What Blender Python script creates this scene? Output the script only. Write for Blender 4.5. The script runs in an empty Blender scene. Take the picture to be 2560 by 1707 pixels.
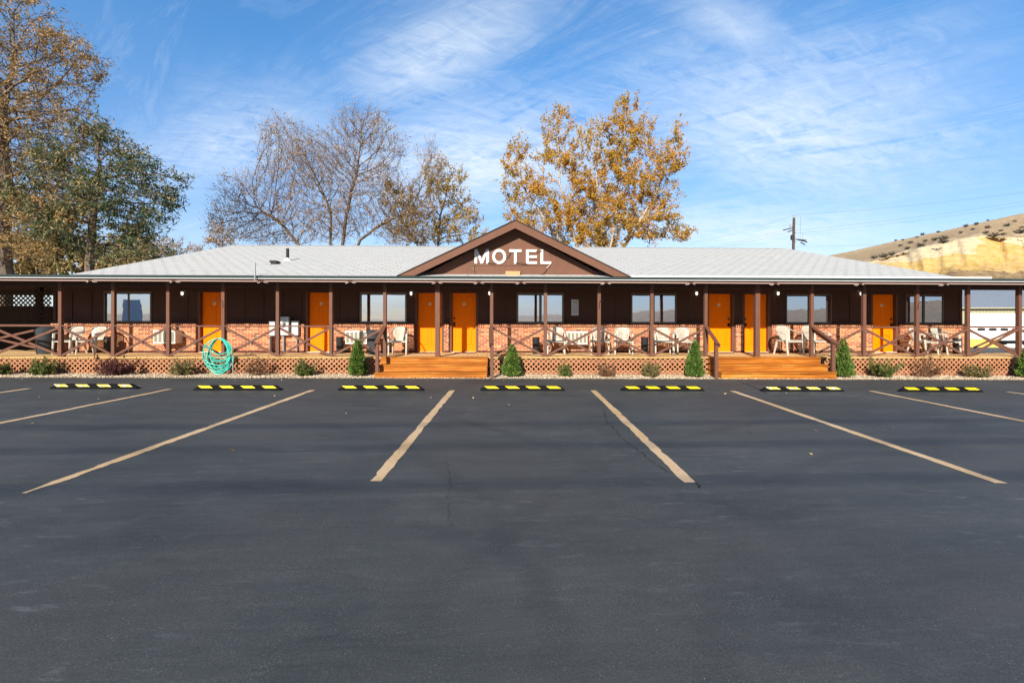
import bpy, math, random
import numpy as np
from mathutils import Vector, Matrix
random.seed(7); RNG = np.random.default_rng(7)
S = bpy.context.scene
COL = S.collection
rad = math.radians

# ------------------------------------------------------------------ camera
YAW, ROLL, H = rad(-1.4), rad(0.11), 1.55
FPX = 2560 * 16 / 36            # focal length in photo pixels
PX0, PY0 = 1280.0, 802.0
cam_d = bpy.data.cameras.new("camera"); cam = bpy.data.objects.new("camera", cam_d); COL.objects.link(cam)
cam_d.lens = 16; cam_d.sensor_width = 36; cam_d.clip_start = 0.05; cam_d.clip_end = 5000
cam_d.shift_y = (PY0 - 853.5) / 2560
CM = Matrix.Translation((0, 0, H)) @ Matrix.Rotation(YAW, 4, 'Z') @ Matrix.Rotation(rad(90), 4, 'X') @ Matrix.Rotation(ROLL, 4, 'Z')
cam.matrix_world = CM
S.camera = cam

# ------------------------------------------------------------------ light
SUNV = Vector((0.58, 1.85, -0.97)).normalized()
EL = math.asin(-SUNV.z); AZ = math.atan2(-SUNV.x, -SUNV.y)
sd = bpy.data.lights.new("sun", 'SUN'); sd.energy = 5.0; sd.angle = rad(0.53); sd.color = (1.0, 0.93, 0.82)
so = bpy.data.objects.new("sun", sd); COL.objects.link(so); so.location = (-20, -40, 30)
so.rotation_euler = SUNV.to_track_quat('-Z', 'Y').to_euler()

def nd(nt, typ, **kw):
    n = nt.nodes.new(typ)
    for k, v in kw.items():
        if k.startswith('_'): setattr(n, k[1:], v)
        else: n.inputs[k.replace('__', ' ')].default_value = v
    return n
def lk(nt, a, b): nt.links.new(a, b)
def mth(nt, op, a, b=None, c=None, clamp=False):
    n = nt.nodes.new('ShaderNodeMath'); n.operation = op; n.use_clamp = clamp
    for i, v in enumerate((a, b, c)):
        if v is None: continue
        if hasattr(v, 'links'): nt.links.new(v, n.inputs[i])
        else: n.inputs[i].default_value = v
    return n.outputs[0]
def ramp(nt, fac, stops, interp='LINEAR'):
    n = nt.nodes.new('ShaderNodeValToRGB'); n.color_ramp.interpolation = interp
    e = n.color_ramp.elements
    while len(e) < len(stops): e.new(0.5)
    for el, (p, c) in zip(e, stops):
        el.position = p; el.color = (*c, 1) if len(c) == 3 else c
    nt.links.new(fac, n.inputs[0]); return n.outputs[0]
def mix(nt, fac, a, b, mode='MIX'):
    n = nt.nodes.new('ShaderNodeMix'); n.data_type = 'RGBA'; n.blend_type = mode
    for s, v in ((n.inputs[0], fac), (n.inputs[6], a), (n.inputs[7], b)):
        if hasattr(v, 'links'): nt.links.new(v, s)
        elif isinstance(v, (int, float)): s.default_value = v
        else: s.default_value = (*v, 1) if len(v) == 3 else v
    return n.outputs[2]
def noise(nt, vec, scale, detail=4, rough=.55, dist=0.0, out=0):
    n = nt.nodes.new('ShaderNodeTexNoise')
    n.inputs['Scale'].default_value = scale; n.inputs['Detail'].default_value = detail
    n.inputs['Roughness'].default_value = rough; n.inputs['Distortion'].default_value = dist
    if vec is not None: nt.links.new(vec, n.inputs['Vector'])
    return n.outputs[out]
def mapping(nt, vec, scale=(1, 1, 1), rot=(0, 0, 0), loc=(0, 0, 0)):
    n = nt.nodes.new('ShaderNodeMapping'); nt.links.new(vec, n.inputs['Vector'])
    n.inputs['Scale'].default_value = scale; n.inputs['Rotation'].default_value = rot; n.inputs['Location'].default_value = loc
    return n.outputs[0]

SKY_STRENGTH = 0.09
w = bpy.data.worlds.new("World"); S.world = w; w.use_nodes = True
nt = w.node_tree; nt.nodes.clear()
sky = nd(nt, 'ShaderNodeTexSky'); sky.sky_type = 'NISHITA'; sky.sun_disc = False
sky.sun_elevation = EL; sky.sun_rotation = AZ; sky.air_density = 1.0; sky.dust_density = 0.4; sky.ozone_density = 2.5
hs = nd(nt, 'ShaderNodeHueSaturation'); hs.inputs['Saturation'].default_value = 1.42; hs.inputs['Value'].default_value = 1.40; lk(nt, sky.outputs[0], hs.inputs['Color'])
tc = nd(nt, 'ShaderNodeTexCoord'); sp = nd(nt, 'ShaderNodeSeparateXYZ'); lk(nt, tc.outputs['Generated'], sp.inputs[0])
zz = mth(nt, 'ADD', mth(nt, 'MAXIMUM', sp.outputs[2], 0.0), 0.16)
cx = mth(nt, 'DIVIDE', sp.outputs[0], zz); cy = mth(nt, 'DIVIDE', sp.outputs[1], zz)
cb = nd(nt, 'ShaderNodeCombineXYZ'); lk(nt, cx, cb.inputs[0]); lk(nt, cy, cb.inputs[1])
P = cb.outputs[0]
# long thin streaks of cirrus drawn across the sky by the wind
def turned(vec, ang, scale, loc=(0, 0, 0)): return mapping(nt, mapping(nt, vec, (1, 1, 1), (0, 0, ang), loc), scale)
st = noise(nt, turned(P, rad(37), (.55, 2.3, 1), (.3, .2, 0)), 2.3, 11, .70, 1.1)
rip = noise(nt, turned(P, rad(-20), (2.2, 5.5, 1), (.7, .1, 0)), 3.2, 6, .68, .8)
big = noise(nt, turned(P, rad(37), (.7, 1.3, 1), (1.7, 4.2, 0)), .9, 4, .55, .3)
def patch(c, ang, a, b):                       # soft edged bank of cloud in the cloud layer
    m = nt.nodes.new('ShaderNodeMapping'); m.vector_type = 'TEXTURE'; lk(nt, P, m.inputs['Vector'])
    m.inputs['Location'].default_value = (*c, 0); m.inputs['Rotation'].default_value = (0, 0, rad(ang)); m.inputs['Scale'].default_value = (a, b, 1)
    l = nt.nodes.new('ShaderNodeVectorMath'); l.operation = 'LENGTH'; lk(nt, m.outputs[0], l.inputs[0])
    return ramp(nt, mth(nt, 'ADD', l.outputs['Value'], mth(nt, 'MULTIPLY_ADD', st, 1.9, -.95)), [(0, (1, 1, 1)), (1, (0, 0, 0))], 'EASE')
banks = [((-.18, 1.30), -37, .62, .27, 1.0), ((-.10, 1.95), -12, 1.2, .72, 1.15), ((1.05, 1.62), 28, 1.25, .68, 1.0), ((.62, 1.17), 24, .50, .16, .75), ((-1.0, 1.75), -25, .90, .40, .8), ((1.5, 2.6), 10, 1.3, .8, .8), ((.1, -2.2), 30, 3.2, 2.2, .95)]
dens = None
for c_, an, a_, b_, k_ in banks:
    q = mth(nt, 'MULTIPLY', patch(c_, an, a_, b_), k_); dens = q if dens is None else mth(nt, 'MAXIMUM', dens, q)
tex = mth(nt, 'ADD', mth(nt, 'MULTIPLY', ramp(nt, st, [(.34, (0, 0, 0)), (.70, (1, 1, 1))]), .8), mth(nt, 'MULTIPLY', ramp(nt, rip, [(.38, (0, 0, 0)), (.68, (1, 1, 1))]), .32))
every = mth(nt, 'MULTIPLY', ramp(nt, st, [(.54, (0, 0, 0)), (.74, (1, 1, 1))]), .20)   # stray wisps everywhere
c1 = mth(nt, 'MAXIMUM', mth(nt, 'MULTIPLY', dens, tex), every)
lowb = ramp(nt, sp.outputs[2], [(0.0, (.62, .62, .62)), (.12, (.40, .40, .40)), (.28, (.22, .22, .22)), (.48, (.11, .11, .11)), (1.0, (.02, .02, .02))])
veil = mth(nt, 'MULTIPLY', lowb, mth(nt, 'MULTIPLY_ADD', big, 1.1, .40))
cl = mth(nt, 'ADD', mth(nt, 'MULTIPLY', c1, .92), veil, None, True)
deep = mix(nt, 1.0, hs.outputs[0], ramp(nt, sp.outputs[2], [(0.0, (.58, .60, .72)), (.22, (.72, .74, .84)), (.48, (1, 1, 1))]), 'MULTIPLY')
col = mix(nt, cl, deep, (6.0, 6.6, 7.2))
col = mix(nt, 1.0, col, ramp(nt, mth(nt, 'MULTIPLY_ADD', sp.outputs[1], .5, .5), [(.30, (.54, .58, .64)), (.56, (1, 1, 1))]), 'MULTIPLY')   # sky colour darkened behind the camera so less light reaches the porch
bg = nd(nt, 'ShaderNodeBackground'); bg.inputs['Strength'].default_value = SKY_STRENGTH; lk(nt, col, bg.inputs['Color'])
wo = nd(nt, 'ShaderNodeOutputWorld'); lk(nt, bg.outputs[0], wo.inputs[0])

S.view_settings.view_transform = 'Standard'; S.view_settings.look = 'None'
S.view_settings.exposure = 0.80; S.view_settings.gamma = 1.0
S.cycles.max_bounces = 6; S.cycles.diffuse_bounces = 3; S.cycles.glossy_bounces = 3; S.cycles.transparent_max_bounces = 12

# ------------------------------------------------------------------ measuring: a pixel of the photo -> a point in the place
def ray(px, py):
    d = CM.to_3x3() @ Vector(((px - PX0) / FPX, -(py - PY0) / FPX, -1))
    return Vector((0, 0, H)), d
def at(px, py, Y):
    o, d = ray(px, py); return o + d * (Y / d.y)
def xa(px, Y): return at(px, PY0, Y).x
def pxm(Y): return FPX / Y                       # photo pixels per metre at depth Y
GS = -0.0037                                      # the lot falls a little to the right
def gz(x): return GS * x
def gnd(px, py, dz=0.0):
    o, d = ray(px, py); t = (GS * o.x + dz - o.z) / (d.z - GS * d.x); return o + d * t

# ------------------------------------------------------------------ object helpers
class MB:
    def __init__(s): s.v = []; s.f = []; s.m = []; s.cur = 0
    def add(s, vs, fs):
        n = len(s.v); s.v += [tuple(p) for p in vs]
        for f in fs: s.f.append(tuple(i + n for i in f)); s.m.append(s.cur)
    def box(s, x0, x1, y0, y1, z0, z1):
        s.add([(x0, y0, z0), (x1, y0, z0), (x1, y1, z0), (x0, y1, z0), (x0, y0, z1), (x1, y0, z1), (x1, y1, z1), (x0, y1, z1)],
              [(0, 3, 2, 1), (4, 5, 6, 7), (0, 1, 5, 4), (1, 2, 6, 5), (2, 3, 7, 6), (3, 0, 4, 7)]); return s
    def bbox(s, x0, x1, y0, y1, z0, z1, b=.006):
        # box with chamfered edges on all four long faces (top view octagon), good for posts and boards
        pts = [(x0 + b, y0), (x1 - b, y0), (x1, y0 + b), (x1, y1 - b), (x1 - b, y1), (x0 + b, y1), (x0, y1 - b), (x0, y0 + b)]
        n = 8; vs = [(p[0], p[1], z0) for p in pts] + [(p[0], p[1], z1) for p in pts]
        fs = [(i, (i + 1) % n, (i + 1) % n + n, i + n) for i in range(n)] + [tuple(range(n - 1, -1, -1)), tuple(range(n, 2 * n))]
        s.add(vs, fs); return s
    def beam(s, p0, p1, wd, hg, up=(0, 0, 1), c=.12):
        p0 = Vector(p0); p1 = Vector(p1); d = (p1 - p0).normalized(); up = Vector(up)
        r = d.cross(up)
        if r.length < 1e-4: r = Vector((1, 0, 0))
        r.normalize(); u = r.cross(d); a = wd / 2; b = hg / 2; k = c * min(a, b)
        pr = [(-a + k, -b), (a - k, -b), (a, -b + k), (a, b - k), (a - k, b), (-a + k, b), (-a, b - k), (-a, -b + k)]
        n = 8; vs = [p + r * q[0] + u * q[1] for p in (p0, p1) for q in pr]
        s.add(vs, [(i, (i + 1) % n, (i + 1) % n + n, i + n) for i in range(n)] + [tuple(range(n - 1, -1, -1)), tuple(range(n, 2 * n))]); return s
    def tube(s, pts, r, n=8, caps=True, flat=1.0):
        pts = [Vector(p) for p in pts]; m = len(pts)
        rs = r if hasattr(r, '__len__') else [r] * m
        vs = []; pr = None
        for i, p in enumerate(pts):
            d = (pts[min(i + 1, m - 1)] - pts[max(i - 1, 0)]).normalized()
            if pr is None:
                a = Vector((0, 0, 1)) if abs(d.z) < .9 else Vector((1, 0, 0)); pr = (a - d * a.dot(d)).normalized()
            else:
                q = pr - d * pr.dot(d); pr = q.normalized() if q.length > 1e-5 else pr
            q = d.cross(pr)
            for k in range(n):
                t = 2 * math.pi * k / n; vs.append(p + (pr * math.cos(t) * flat + q * math.sin(t)) * rs[i])
        fs = [(i * n + k, i * n + (k + 1) % n, (i + 1) * n + (k + 1) % n, (i + 1) * n + k) for i in range(m - 1) for k in range(n)]
        if caps: fs += [tuple(range(n - 1, -1, -1)), tuple(range((m - 1) * n, m * n))]
        s.add(vs, fs); return s
    def lathe(s, prof, c=(0, 0, 0), n=24, close=True, axis='Z'):
        vs = []
        for (r, z) in prof:
            for k in range(n):
                t = 2 * math.pi * k / n
                a, b = r * math.cos(t), r * math.sin(t)
                vs.append((c[0] + a, c[1] + b, c[2] + z) if axis == 'Z' else (c[0] + a, c[1] - z, c[2] + b))
        m = len(prof)
        fs = [(i * n + k, i * n + (k + 1) % n, (i + 1) * n + (k + 1) % n, (i + 1) * n + k) for i in range(m - 1) for k in range(n)]
        if close: fs += [tuple(range(n - 1, -1, -1)), tuple(range((m - 1) * n, m * n))]
        s.add(vs, fs); return s
    def prism(s, poly, y0, y1):            # poly in (x, z), extruded along y
        n = len(poly); vs = [(p[0], y0, p[1]) for p in poly] + [(p[0], y1, p[1]) for p in poly]
        s.add(vs, [(i, (i + 1) % n, (i + 1) % n + n, i + n) for i in range(n)] + [tuple(range(n - 1, -1, -1)), tuple(range(n, 2 * n))]); return s
    def xprism(s, poly, x0, x1):           # poly in (y, z), extruded along x
        n = len(poly); vs = [(x0, p[0], p[1]) for p in poly] + [(x1, p[0], p[1]) for p in poly]
        s.add(vs, [(i, (i + 1) % n, (i + 1) % n + n, i + n) for i in range(n)] + [tuple(range(n - 1, -1, -1)), tuple(range(n, 2 * n))]); return s
    def build(s, name, mat, parent=None, off=(0, 0, 0), smooth=False):
        me = bpy.data.meshes.new(name)
        v = np.array(s.v, dtype=float).reshape(-1, 3) - np.array(off, dtype=float)
        me.from_pydata(v.tolist(), [], s.f)
        mats = mat if isinstance(mat, (list, tuple)) else [mat]
        for m_ in mats: me.materials.append(m_)
        if len(mats) > 1: me.polygons.foreach_set('material_index', s.m)
        if smooth: me.shade_smooth()
        me.update()
        import bmesh
        bm = bmesh.new(); bm.from_mesh(me); bmesh.ops.recalc_face_normals(bm, faces=bm.faces); bm.to_mesh(me); bm.free()
        if smooth: me.set_sharp_from_angle(angle=rad(40))
        o = bpy.data.objects.new(name, me); COL.objects.link(o)
        if parent is not None: o.parent = parent
        return o
def npmesh(name, V, F, mat, parent=None, off=(0, 0, 0)):
    """fast mesh from numpy arrays; F has a constant number of corners"""
    V = np.asarray(V, dtype=np.float32) - np.array(off, dtype=np.float32); F = np.asarray(F, dtype=np.int32)
    me = bpy.data.meshes.new(name); k = F.shape[1]
    me.vertices.add(len(V)); me.vertices.foreach_set('co', V.ravel())
    me.loops.add(F.size); me.loops.foreach_set('vertex_index', F.ravel())
    me.polygons.add(len(F)); me.polygons.foreach_set('loop_start', np.arange(0, F.size, k, dtype=np.int32))
    me.update(calc_edges=True); me.validate()
    me.materials.append(mat)
    o = bpy.data.objects.new(name, me); COL.objects.link(o)
    if parent is not None: o.parent = parent
    return o
def tag(o, label, cat, group=None):
    o['label'] = label; o['category'] = cat
    if group: o['group'] = group
    return o
def thing(name, label, cat, loc=(0, 0, 0), rz=0.0, group=None):
    o = bpy.data.objects.new(name, None); COL.objects.link(o); o.location = loc; o.rotation_euler = (0, 0, rz)
    o.empty_display_size = .3
    return tag(o, label, cat, group)
def setting(o, kind='structure'): o['kind'] = kind; return o
def dup(root, loc, rz=0.0, label=None, scale=1.0):
    r = root.copy(); COL.objects.link(r); r.location = loc; r.rotation_euler = (0, 0, rz)
    r.scale = (scale,) * 3 if not hasattr(scale, '__len__') else scale
    if label: r['label'] = label
    for ch in list(root.children):
        c = ch.copy(); COL.objects.link(c); c.parent = r
        for g in ch.children:
            d = g.copy(); COL.objects.link(d); d.parent = c
    return r

# ------------------------------------------------------------------ materials
def newmat(name):
    m = bpy.data.materials.new(name); m.use_nodes = True; nt = m.node_tree
    b = nt.nodes['Principled BSDF']; tc = nt.nodes.new('ShaderNodeTexCoord')
    return m, nt, b, tc.outputs['Object']
def bump(nt, b, h, strength=.3, dist=.01):
    n = nt.nodes.new('ShaderNodeBump'); n.inputs['Strength'].default_value = strength; n.inputs['Distance'].default_value = dist
    nt.links.new(h, n.inputs['Height']); nt.links.new(n.outputs[0], b.inputs['Normal'])
def plain(name, c, rough=.6, var=.18, scale=6.0, stretch=(1, 1, 1), metal=0.0, bmp=.1, spec=.2, fleck=None):
    m, nt, b, oc = newmat(name)
    v = mapping(nt, oc, stretch)
    n1 = noise(nt, v, scale, 6, .6); n2 = noise(nt, v, scale * 7, 3, .6)
    f = mth(nt, 'MULTIPLY_ADD', n2, .4, mth(nt, 'MULTIPLY', n1, .6))
    lo = tuple(x * (1 - var) for x in c); hi = tuple(min(1, x * (1 + var)) for x in c)
    colr = ramp(nt, f, [(.3, lo), (.7, hi)])
    if fleck:
        colr = mix(nt, ramp(nt, noise(nt, v, scale * 3.1, 8, .7), [(fleck[1], (0, 0, 0)), (fleck[1] + .06, (1, 1, 1))]), colr, fleck[0])
    nt.links.new(colr, b.inputs['Base Color'])
    b.inputs['Roughness'].default_value = rough; b.inputs['Metallic'].default_value = metal; b.inputs['Specular IOR Level'].default_value = spec
    if bmp: bump(nt, b, n2, bmp, .004)
    return m

def brickmat(name, bw, bh, rowlock=False):
    m, nt, b, oc = newmat(name)
    sx = nt.nodes.new('ShaderNodeSeparateXYZ'); nt.links.new(oc, sx.inputs[0])
    wob = noise(nt, oc, 9, 2, .5)
    cbn = nt.nodes.new('ShaderNodeCombineXYZ')
    nt.links.new(mth(nt, 'ADD', mth(nt, 'ADD', sx.outputs[0], sx.outputs[1]), mth(nt, 'MULTIPLY', wob, .006)), cbn.inputs[0])
    nt.links.new(mth(nt, 'ADD', sx.outputs[2], mth(nt, 'MULTIPLY', wob, .008)), cbn.inputs[1])
    br = nt.nodes.new('ShaderNodeTexBrick'); nt.links.new(cbn.outputs[0], br.inputs['Vector'])
    br.inputs['Scale'].default_value = 1; br.inputs['Brick Width'].default_value = bw; br.inputs['Row Height'].default_value = bh
    br.inputs['Mortar Size'].default_value = .0058; br.inputs['Mortar Smooth'].default_value = .25; br.inputs['Bias'].default_value = 0
    br.inputs['Color1'].default_value = (0, 0, 0, 1); br.inputs['Color2'].default_value = (1, 1, 1, 1); br.inputs['Mortar'].default_value = (.5, .5, .5, 1)
    if rowlock: br.offset = 0.0
    tone = mth(nt, 'ADD', mth(nt, 'MULTIPLY', br.outputs['Color'], .75), mth(nt, 'MULTIPLY', noise(nt, oc, 26, 5, .65), .35))
    bc = ramp(nt, tone, [(.08, (.09, .027, .014)), (.30, (.25, .062, .024)), (.60, (.36, .108, .036)), (.85, (.43, .17, .055)), (1.0, (.50, .27, .13))])
    wash = ramp(nt, noise(nt, oc, 7.5, 9, .72, .6), [(.60, (0, 0, 0)), (.69, (1, 1, 1))])
    bc = mix(nt, mth(nt, 'MULTIPLY', wash, .8), bc, (.62, .50, .38))
    bc = mix(nt, br.outputs['Fac'], bc, (.60, .47, .35))
    nt.links.new(bc, b.inputs['Base Color']); b.inputs['Roughness'].default_value = .9; b.inputs['Specular IOR Level'].default_value = .2
    hgt = mth(nt, 'ADD', mth(nt, 'SUBTRACT', 1.0, br.outputs['Fac']), mth(nt, 'MULTIPLY', noise(nt, oc, 60, 4, .6), .5))
    bump(nt, b, hgt, .6, .012)
    return m

def shinglemat(name):
    m, nt, b, oc = newmat(name)
    sx = nt.nodes.new('ShaderNodeSeparateXYZ'); nt.links.new(oc, sx.inputs[0])
    cbn = nt.nodes.new('ShaderNodeCombineXYZ')
    wob = noise(nt, oc, 3, 3, .5)
    nt.links.new(mth(nt, 'ADD', sx.outputs[0], mth(nt, 'MULTIPLY', wob, .05)), cbn.inputs[0])
    nt.links.new(mth(nt, 'ADD', mth(nt, 'MULTIPLY', sx.outputs[1], 1.04), mth(nt, 'MULTIPLY', wob, .03)), cbn.inputs[1])
    br = nt.nodes.new('ShaderNodeTexBrick'); nt.links.new(cbn.outputs[0], br.inputs['Vector'])
    br.inputs['Scale'].default_value = 1; br.inputs['Brick Width'].default_value = .36; br.inputs['Row Height'].default_value = .235
    br.inputs['Mortar Size'].default_value = .034; br.inputs['Mortar Smooth'].default_value = .25; br.inputs['Bias'].default_value = 0
    br.inputs['Color1'].default_value = (.42, .405, .35, 1); br.inputs['Color2'].default_value = (.475, .46, .40, 1); br.inputs['Mortar'].default_value = (.5, .5, .5, 1)
    gap = mth(nt, 'MULTIPLY', br.outputs['Fac'], mth(nt, 'MULTIPLY_ADD', noise(nt, oc, 4, 5, .75), 2.6, -.55, True))
    c = mix(nt, gap, br.outputs['Color'], (.17, .158, .142))
    st = noise(nt, mapping(nt, oc, (1, .25, 1)), 1.6, 6, .65)
    c = mix(nt, ramp(nt, st, [(.35, (.5, .5, .5)), (.75, (0, 0, 0))]), c, (.36, .36, .35))
    gr = noise(nt, oc, 70, 2, .5)
    c = mix(nt, .28, c, ramp(nt, gr, [(.3, (.25, .25, .24)), (.7, (.72, .72, .70))]))
    nt.links.new(c, b.inputs['Base Color']); b.inputs['Roughness'].default_value = .92; b.inputs['Specular IOR Level'].default_value = .2
    bump(nt, b, mth(nt, 'SUBTRACT', 1.0, br.outputs['Fac']), .5, .012)
    return m

def woodmat(name, c1, c2, c3, axis, rough=.65, knots=True, scale=1.0):
    """stained softwood; axis = direction of the grain"""
    m, nt, b, oc = newmat(name)
    s = {'X': (.35, 9, 9), 'Y': (9, .35, 9), 'Z': (9, 9, .35)}[axis]
    v = mapping(nt, oc, tuple(q * scale for q in s))
    g = noise(nt, v, 1.6, 7, .65, 1.2)
    patch = noise(nt, mapping(nt, oc, tuple(.4 + q * .12 for q in s)), 1.3, 4, .6)
    c = ramp(nt, mth(nt, 'ADD', mth(nt, 'MULTIPLY', g, .6), mth(nt, 'MULTIPLY', patch, .42)), [(.34, c1), (.52, c2), (.70, c3)])
    if knots:
        vo = nt.nodes.new('ShaderNodeTexVoronoi'); vo.inputs['Scale'].default_value = 2.3
        nt.links.new(mapping(nt, oc, (1, 1, 2.2)), vo.inputs['Vector'])
        k = ramp(nt, vo.outputs['Distance'], [(.0, (1, 1, 1)), (.045, (.7, .7, .7)), (.085, (0, 0, 0))])
        c = mix(nt, mth(nt, 'MULTIPLY', k, .8), c, tuple(x * .35 for x in c1))
    nt.links.new(c, b.inputs['Base Color']); b.inputs['Roughness'].default_value = rough; b.inputs['Specular IOR Level'].default_value = .15
    bump(nt, b, g, .2, .004)
    return m

def leafmat(name, stops, trans=.35, clump=1.2):
    m, nt, b, oc = newmat(name)
    geo = nt.nodes.new('ShaderNodeNewGeometry')
    cl = noise(nt, oc, clump, 3, .6)
    f = mth(nt, 'ADD', mth(nt, 'MULTIPLY', geo.outputs['Random Per Island'], .5), mth(nt, 'MULTIPLY_ADD', cl, 1.1, -.3), None, True)
    c = ramp(nt, f, stops)
    nt.links.new(c, b.inputs['Base Color']); b.inputs['Roughness'].default_value = .6; b.inputs['Specular IOR Level'].default_value = .25
    t = nt.nodes.new('ShaderNodeBsdfTranslucent'); nt.links.new(c, t.inputs['Color'])
    ms = nt.nodes.new('ShaderNodeMixShader'); ms.inputs[0].default_value = trans
    nt.links.new(b.outputs[0], ms.inputs[1]); nt.links.new(t.outputs[0], ms.inputs[2])
    nt.links.new(ms.outputs[0], nt.nodes['Material Output'].inputs[0])
    return m

M = {}
BROWN = (.126, .057, .036)
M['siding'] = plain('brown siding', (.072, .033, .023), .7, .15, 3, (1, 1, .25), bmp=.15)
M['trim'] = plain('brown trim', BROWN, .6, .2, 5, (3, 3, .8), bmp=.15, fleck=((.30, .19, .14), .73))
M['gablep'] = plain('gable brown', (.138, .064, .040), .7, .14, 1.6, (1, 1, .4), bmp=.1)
M['soffit'] = plain('soffit brown', (.055, .027, .020), .8, .1)
M['brick'] = brickmat('old brick', .205, .0675)
M['rowlock'] = brickmat('brick rowlock', .072, .5, True)
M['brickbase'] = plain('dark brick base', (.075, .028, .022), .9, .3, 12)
M['shingle'] = shinglemat('pale shingles')
M['whitemetal'] = plain('white metal', (.62, .62, .60), .45, .06, 4, bmp=0)
M['gutter'] = plain('grey green gutter', (.055, .080, .082), .35, .15, 3, metal=.2, bmp=0)
M['door'] = plain('orange door paint', (.98, .20, .0), .55, .05, 3, bmp=.04, spec=.08)
M['cream'] = plain('cream plastic', (.82, .74, .50), .5, .05)
M['black'] = plain('black plastic', (.012, .012, .013), .38, .2, 20, bmp=.05)
M['darkmetal'] = plain('dark metal', (.03, .026, .025), .5, .2, 10, metal=.4)
M['alu'] = plain('bronze window frame', (.16, .13, .10), .4, .1, 5, metal=.5, bmp=0)
M['aluw'] = plain('pale window frame', (.42, .41, .38), .4, .1, 5, bmp=0)
M['curtain'] = plain('curtain', (.82, .82, .80), .9, .05, 3, bmp=0)
M['darkcurtain'] = plain('dark curtain', (.03, .03, .035), .9, .1, 3, bmp=0)
M['interior'] = plain('interior plaster', (.20, .19, .18), .9, .05)
M['deck'] = woodmat('deck boards', (.50, .29, .125), (.62, .40, .19), (.70, .49, .27), 'Y', .75, False)
M['deckend'] = woodmat('deck ends', (.36, .22, .075), (.44, .28, .10), (.50, .34, .15), 'X', .75, False)
M['stair'] = woodmat('orange stained boards', (.12, .032, .005), (.36, .115, .012), (.60, .32, .075), 'X', .6, True)
M['lattice'] = woodmat('lattice slats', (.31, .135, .062), (.38, .17, .082), (.44, .215, .11), 'Z', .75, False)
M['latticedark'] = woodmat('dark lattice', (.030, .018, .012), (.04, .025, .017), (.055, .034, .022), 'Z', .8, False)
M['joist'] = woodmat('weathered joist', (.16, .082, .055), (.21, .115, .078), (.26, .15, .105), 'X', .85, False)
M['chair'] = plain('off white plastic', (.43, .40, .335), .42, .05, 6, bmp=.03)
M['bin'] = plain('black bin plastic', (.020, .021, .023), .42, .12, 9, bmp=.03)
M['can'] = plain('dark grey can', (.040, .045, .052), .4, .12, 9, bmp=.04)
M['acwhite'] = plain('air conditioner shell', (.62, .60, .54), .45, .05, 6, bmp=0)
M['acgrille'] = plain('air conditioner grille', (.36, .33, .26), .5, .1, 30, bmp=0)
M['galv'] = plain('grey electrical box', (.42, .45, .46), .45, .1, 9, metal=.2, bmp=0)
M['pipe'] = plain('galvanised pipe', (.32, .33, .34), .4, .12, 9, metal=.6, bmp=0)
M['hose'] = plain('teal hose', (.05, .42, .33), .35, .1, 12, bmp=0)
M['brass'] = plain('brass valve', (.45, .27, .09), .4, .15, 15, metal=.7, bmp=0)
M['letter'] = plain('white sign enamel', (.62, .61, .585), .5, .04, 5, bmp=0, fleck=((.40, .34, .30), .70))
M['tube'] = plain('unlit neon glass', (.62, .48, .43), .15, .05, 3, bmp=0)
M['tan'] = plain('tan sheet metal', (.46, .25, .12), .55, .08, 5, bmp=0)
M['cable'] = plain('cable', (.07, .05, .04), .5, .1)
M['palecable'] = plain('pale conduit', (.50, .42, .34), .5, .1)
M['rubber'] = plain('black rubber', (.008, .008, .008), .85, .3, 14, bmp=.3, spec=.06)
M['yellow'] = plain('yellow reflective tape', (.80, .56, .010), .5, .06, 14, bmp=0)
M['wornyellow'] = plain('worn yellow tape', (.80, .56, .010), .5, .1, 9, bmp=0, fleck=((.80, .74, .55), .50))
M['glasslamp'] = None
M['soil'] = plain('bed soil', (.16, .12, .08), .95, .3, 20)
M['bark'] = plain('grey brown bark', (.125, .092, .070), .9, .35, 9, (3, 3, .6), bmp=.5)
M['twig'] = plain('warm twigs', (.150, .094, .052), .85, .25, 6)
M['paletwig'] = plain('pale poplar bark', (.36, .31, .25), .85, .25, 4, (2, 2, .5))
M['moss'] = plain('mossy bark', (.075, .070, .022), .95, .5, 5, (2, 2, .7), bmp=.5, fleck=((.14, .13, .02), .56))
M['leaf_locust'] = leafmat('locust leaves', [(0, (.08, .07, .03)), (.25, (.19, .145, .055)), (.5, (.36, .24, .095)), (.75, (.48, .27, .10)), (1, (.56, .44, .23))], .35, .9)
M['leaf_green'] = leafmat('dark locust leaves', [(0, (.035, .065, .035)), (.44, (.050, .085, .036)), (.60, (.15, .14, .052)), (.80, (.37, .27, .12)), (1, (.50, .42, .24))], .3, .55)
M['leaf_bare'] = leafmat('clinging brown leaves', [(0, (.24, .13, .05)), (.5, (.42, .245, .10)), (1, (.54, .36, .17))], .3)
M['leaf_olive'] = leafmat('olive gold leaves', [(0, (.20, .165, .05)), (.35, (.42, .29, .085)), (.7, (.54, .36, .12)), (1, (.60, .46, .20))], .4)
M['leaf_gold'] = leafmat('golden leaves', [(0, (.17, .135, .02)), (.33, (.44, .29, .03)), (.6, (.56, .27, .036)), (1, (.64, .39, .10))], .42, .5)
M['leaf_far'] = leafmat('far yellow leaves', [(0, (.15, .12, .05)), (.5, (.32, .23, .09)), (1, (.46, .36, .19))], .4)
M['leaf_cone'] = leafmat('conifer sprays', [(0, (.020, .055, .010)), (.5, (.075, .140, .022)), (1, (.22, .28, .055))], .2, 6)
M['leaf_shrub'] = leafmat('shrub leaves', [(0, (.035, .060, .012)), (.5, (.10, .140, .028)), (1, (.24, .25, .07))], .3, 6)
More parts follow.
